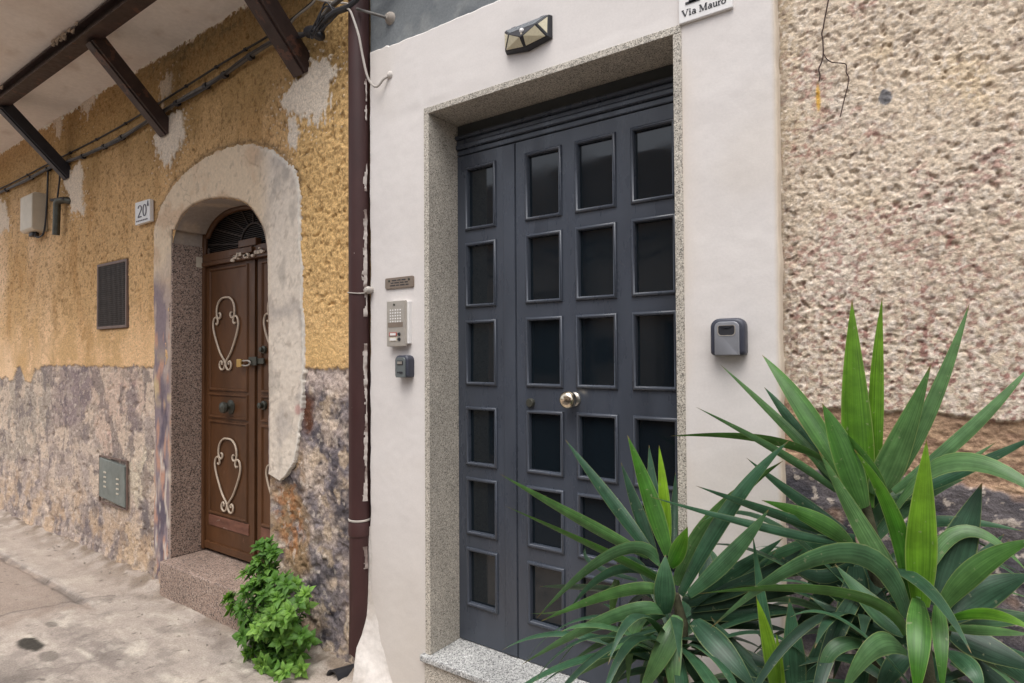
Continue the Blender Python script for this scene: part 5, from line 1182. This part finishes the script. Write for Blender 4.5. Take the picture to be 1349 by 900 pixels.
  (-0.36, -0.42, 0.77, -0.389, -0.4, 0.943, -0.422, -0.38, 1.169, 0.037, -0.986, -0.077, -0.146, 0.35),
  (-0.354, -0.44, 0.793, -0.368, -0.45, 0.917, -0.398, -0.45, 1.034, 0.039, -0.94, -0.285, -0.185, 0.9),
  (-0.343, -0.43, 0.792, -0.349, -0.43, 0.871, -0.356, -0.43, 0.949, 0.019, -0.955, -0.286, -0.083, 0.97),
  (-0.319, -0.39, 0.769, -0.328, -0.37, 0.884, -0.341, -0.35, 1.011, 0.059, -0.947, -0.319, -0.034, 0.1),
  (-0.336, -0.39, 0.776, -0.426, -0.37, 0.817, -0.54, -0.36, 0.918, 0.053, -0.555, -0.441, -0.705, 0.14),
  (-0.346, -0.4, 0.778, -0.439, -0.42, 0.796, -0.557, -0.42, 0.733, 0.034, 0.215, -0.101, -0.971, 0.16),
  (-0.365, -0.37, 0.752, -0.466, -0.34, 0.786, -0.546, -0.32, 0.86, 0.068, -0.54, -0.505, -0.673, 0.1),
  (-0.34, -0.37, 0.766, -0.412, -0.32, 0.827, -0.31, -0.3, 0.828, 0.047, -0.887, -0.03, 0.46, 0.06),
  (-0.315, -0.38, 0.778, -0.274, -0.34, 0.874, -0.264, -0.32, 0.964, 0.052, -0.925, -0.208, 0.32, 0.1),
 ],
}

def leaf_mesh(defs, name, mat, parent, seg=16, fold=0.16, rnd=random.Random(1)):
    V = []; F = []; UV = []; TONE = []; EDGE = []
    us = (-1, -0.55, 0, 0.55, 1)
    for L in defs:
        b, md, tp = Vector(L[0:3]), Vector(L[3:6]), Vector(L[6:9]); wd = L[9]/2; side = Vector(L[10:13]); tone = L[13]; wd *= 0.93; tone = min(1, max(0, tone+rnd.uniform(-0.16, 0.2)*(tone < 0.6)))
        cp = md*2-(b+tp)*0.5; n0 = len(V); off = rnd.uniform(0, 40)
        tw = rnd.uniform(-0.25, 0.25); wav = rnd.uniform(0.0, 0.06); ph = rnd.uniform(0, 6)
        for i in range(seg+1):
            t = i/seg
            p = b*(1-t)**2+cp*2*t*(1-t)+tp*t*t
            tan = ((cp-b)*(1-t)+(tp-cp)*t).normalized()
            s = (side-tan*side.dot(tan)).normalized(); nn = s.cross(tan)
            a = tw*(t-0.4); s2 = s*math.cos(a)+nn*math.sin(a); n2 = s2.cross(tan)
            ww = (0.52+0.48*math.sin(min(1, t/0.38)*math.pi/2)) if t < 0.38 else max(0.0, 1-((t-0.38)/0.62)**1.7)
            ww = wd*max(ww, 0.015)
            for u in us:
                q = p+s2*(u*ww)+n2*(abs(u)**1.3*ww*fold*2*(1-0.6*t)+wav*ww*math.sin(9*t+ph+u*2))
                V.append(q); UV.append((u*0.5+off, t)); TONE.append(min(1, max(0, tone*(0.92+0.16*t)+0.02*abs(u)))); EDGE.append(abs(u))
        for i in range(seg):
            for k in range(4):
                a = n0+i*5+k; F.append((a, a+1, a+6, a+5))
    me = bpy.data.meshes.new(name); me.from_pydata([tuple(v) for v in V], [], F); me.update()
    uvl = me.uv_layers.new(name='UVMap'); li = np.zeros(len(me.loops), int); me.loops.foreach_get('vertex_index', li)
    uvl.data.foreach_set('uv', np.array(UV, np.float32)[li].ravel())
    for nm, vals in (('tone', TONE), ('edge', EDGE)):
        at = me.attributes.new(nm, 'FLOAT', 'POINT'); at.data.foreach_set('value', np.array(vals, np.float32))
    me.polygons.foreach_set('use_smooth', np.ones(len(F), bool))
    return link(name, me, parent, mat)
def filler(cx, cy, cz, n, lmin, lmax, seed, zr=0.25, droop=0.5, ymax=-0.06, avoid=None):
    """older leaves all round the stem, arching out and drooping"""
    r = random.Random(seed); out = []
    for k in range(n):
        az = k*2.39996+r.uniform(-0.3, 0.3); h = r.uniform(-zr, 0.02); el = r.uniform(-0.35, 0.75)+h; ln = r.uniform(lmin, lmax)
        d = Vector((math.cos(az)*math.cos(el), math.sin(az)*math.cos(el), math.sin(el)))
        b = Vector((cx, cy, cz+h))+d*0.015; tp = b+d*ln+Vector((0, 0, -droop*ln*r.uniform(0.2, 0.9))); md = b+d*ln*0.55+Vector((0, 0, 0.02))
        for q in (md, tp): q.y = min(q.y, ymax)
        sd = Vector((-math.sin(az), math.cos(az), r.uniform(-0.3, 0.3))).normalized()
        out.append((*b, *md, *tp, r.uniform(0.030, 0.045), *sd, r.uniform(0.02, 0.30)))
    return out
def yucca(key, label, cx, cy, cz, fill, seed):
    t = thing('yucca_plant', label, 'yucca', (cx, cy, 0), 'potted yuccas by the grey door')
    pts = [(cx+0.02*math.sin(i*0.9+seed), cy+0.02*math.cos(i*1.1), 0.30+(cz-0.30)*i/8) for i in range(8)]+[(cx, cy, cz)]
    MB().tube(pts, [0.042, 0.038, 0.036, 0.034, 0.03, 0.026, 0.022, 0.017, 0.010], 12).build('stem', 'bark', t, smooth=True)
    leaf_mesh(LEAVES[key]+fill, 'leaves', 'yucca', t, rnd=random.Random(seed))
    MB().lathe_z(cx, cy, [(0.0, 0.0), (0.10, 0.0), (0.14, 0.29), (0.155, 0.29), (0.155, 0.33), (0.135, 0.33), (0.13, 0.30), (0.0, 0.295)], 28).build('pot', 'pot', t, smooth=True)
    return t
yucca('A', 'yucca standing before the dark door with long blades arching left across its panes', -0.64, -0.36, 0.96, filler(-0.64, -0.36, 0.86, 42, 0.3, 0.52, 11), 1)
yucca('B', 'tall yucca against the rough wall with broad upright blades reaching highest', -0.171, -0.30, 1.27, filler(-0.171, -0.30, 1.10, 36, 0.3, 0.48, 12), 2)
yucca('C', 'nearest yucca at the lower right with one bright upright blade and folded drooping leaves', -0.050, -0.50, 1.06, filler(-0.05, -0.50, 0.93, 28, 0.25, 0.36, 13), 3)
yucca('D', 'small young yucca with narrow yellow-green shoots between the larger ones', -0.345, -0.42, 0.72, filler(-0.345, -0.42, 0.70, 14, 0.22, 0.34, 14), 4)

# self-sown weed at the corner of the pink step
wd_ = thing('weed_plant', 'leafy green weed growing from the paving at the corner of the pink doorstep', 'weed', (-2.98, -0.05, 0.02))
rnd = random.Random(21); defs = []; stems = MB()
def in_shape(p):
    return True
tips = []
for k in range(88):
    u = rnd.random()
    # stem tips fill a leaning heap: wide below, a thin spray at the upper left
    zt = 0.04+0.50*u**0.9
    if u > 0.82: x = -3.085+rnd.gauss(0, 0.035); zt = rnd.uniform(0.42, 0.60); y = -0.07+rnd.uniform(-0.05, 0.03)
    elif u < 0.15: x = rnd.uniform(-3.46, -3.1); zt = rnd.uniform(0.16, 0.25)+(x+3.46)*0.1; y = -0.10+rnd.uniform(-0.05, 0.02)
    else:
        hw = 0.26; x = -2.885-0.06*zt/0.5+rnd.uniform(-hw, hw); y = -0.10+rnd.uniform(-0.17, 0.09)*(1.1-zt)
    tips.append(Vector((x, y, zt)))
for k in range(20): tips.append(Vector((-2.92+rnd.uniform(-0.30, 0.27), -0.12+rnd.uniform(-0.10, 0.05), rnd.uniform(0.03, 0.10))))
for tp in tips:
    root = Vector((-2.98+rnd.uniform(-0.06, 0.06), -0.05+rnd.uniform(-0.05, 0.04), 0.0))
    mid = (root+tp)*0.5+Vector((rnd.uniform(-0.03, 0.03), rnd.uniform(-0.04, 0.0), 0.05))
    path = [root*(1-t)**2+(mid*2-(root+tp)*0.5)*2*t*(1-t)+tp*t*t for t in [i/10 for i in range(11)]]
    stems.tube(path, [0.0035]*6+[0.0025]*5, 5)
    def put(p, az, el, ln, tone):
        d = Vector((math.cos(az)*math.cos(el), math.sin(az)*math.cos(el), math.sin(el)))
        sd = Vector((-math.sin(az), math.cos(az), rnd.uniform(-0.35, 0.35))).normalized()
        b = p+d*0.004; m_ = b+d*ln*0.5+Vector((0, 0, ln*0.06)); e = b+d*ln+Vector((0, 0, -ln*0.12))
        defs.append((*b, *m_, *e, ln*rnd.uniform(0.46, 0.6), *sd, tone))
    for i in range(3, 11):
        p = path[i]; t = i/10
        for q in range(1 if i < 7 else 2):
            put(p, rnd.uniform(0, 6.283), rnd.uniform(-0.9, 0.9), rnd.uniform(0.028, 0.058), min(0.85, max(0, 0.15+0.6*t*rnd.random())))
    base_t = rnd.uniform(0.5, 1.1)
    AX = ((path[10]-path[8]).normalized()*0.7+Vector((rnd.uniform(-.5, .5), -0.75+rnd.uniform(-.3, .3), 0.55+rnd.uniform(-.4, .3)))).normalized()
    U_ = AX.cross(Vector((0.3, 0.2, 1))).normalized(); W_ = AX.cross(U_)
    for ringk, (n, el, ln) in enumerate(((5, 0.15, 0.058), (4, 0.6, 0.042), (3, 1.1, 0.024))):
        a0 = rnd.uniform(0, 6)
        for q in range(n):
            a_ = a0+q*6.283/n+rnd.uniform(-0.2, 0.2); e_ = el+rnd.uniform(-0.15, 0.15)
            d = U_*(math.cos(a_)*math.cos(e_))+W_*(math.sin(a_)*math.cos(e_))+AX*math.sin(e_)
            l_ = ln*rnd.uniform(0.8, 1.3); b = path[10]+d*0.004; sd = AX.cross(d).normalized()
            m_ = b+d*l_*0.5+AX*l_*0.06; e = b+d*l_-AX*l_*0.12
            defs.append((*b, *m_, *e, l_*rnd.uniform(0.5, 0.64), *sd, min(1, base_t*(0.7+0.15*ringk))))
stems.build('stems', 'weed', wd_, smooth=True)
def weed_leaves():
    V = []; F = []; UV = []; TONE = []; EDGE = []
    prof = (0.12, 0.72, 1.0, 0.78, 0.36, 0.02)
    for L in defs:
        b, md, tp = Vector(L[0:3]), Vector(L[3:6]), Vector(L[6:9]); wd = L[9]/2; side = Vector(L[10:13]); cp = md*2-(b+tp)*0.5; n0 = len(V); off = rnd.uniform(0, 30)
        for i in range(6):
            t = i/5; p = b*(1-t)**2+cp*2*t*(1-t)+tp*t*t; tan = ((cp-b)*(1-t)+(tp-cp)*t).normalized(); s = (side-tan*side.dot(tan)).normalized(); nn = s.cross(tan)
            for u in (-1, 0, 1):
                V.append(p+s*u*wd*prof[i]+nn*abs(u)*wd*prof[i]*0.28); UV.append((u*0.5+off, t)); TONE.append(L[13]); EDGE.append(abs(u)*0.8)
        for i in range(5):
            for k in range(2): a = n0+i*3+k; F.append((a, a+1, a+4, a+3))
    me = bpy.data.meshes.new('leaves'); me.from_pydata([tuple(v) for v in V], [], F); me.update()
    uvl = me.uv_layers.new(name='UVMap'); li = np.zeros(len(me.loops), int); me.loops.foreach_get('vertex_index', li)
    uvl.data.foreach_set('uv', np.array(UV, np.float32)[li].ravel())
    for nm, vals in (('tone', TONE), ('edge', EDGE)):
        at = me.attributes.new(nm, 'FLOAT', 'POINT'); at.data.foreach_set('value', np.array(vals, np.float32))
    me.polygons.foreach_set('use_smooth', np.ones(len(F), bool))
    return link('leaves', me, wd_, 'weed')
weed_leaves()
# grit and crumbs of mortar along the wall foot
gm = MB(); rnd = random.Random(33)
for k in range(110):
    x = rnd.uniform(-7.5, -2.6); y = -abs(rnd.gauss(0.02, 0.14)) if rnd.random() < 0.7 else rnd.uniform(-1.3, 0)
    if -4.5 < x < -3.1 and y > -0.05: continue
    s = rnd.uniform(0.003, 0.007)*(0.7 if y < -0.3 else 1); z = 0.008+(0.03 if y > -0.1 and x < -4.5 else 0)
    r = [[(x+s*q*math.cos(a+rnd.uniform(-.3, .3))*rnd.uniform(.7, 1.2), y+s*q*math.sin(a)*rnd.uniform(.7, 1.2), z+h*s) for a in [2*math.pi*i/6 for i in range(6)]] for q, h in ((0.9, -0.6), (1.0, 0.1), (0.5, 0.7))]
    gm.loft(r)
tag(gm.build('grit', 'mortar', None), 'loose grit and mortar crumbs on the paving along the ochre wall', 'grit', kind='stuff')
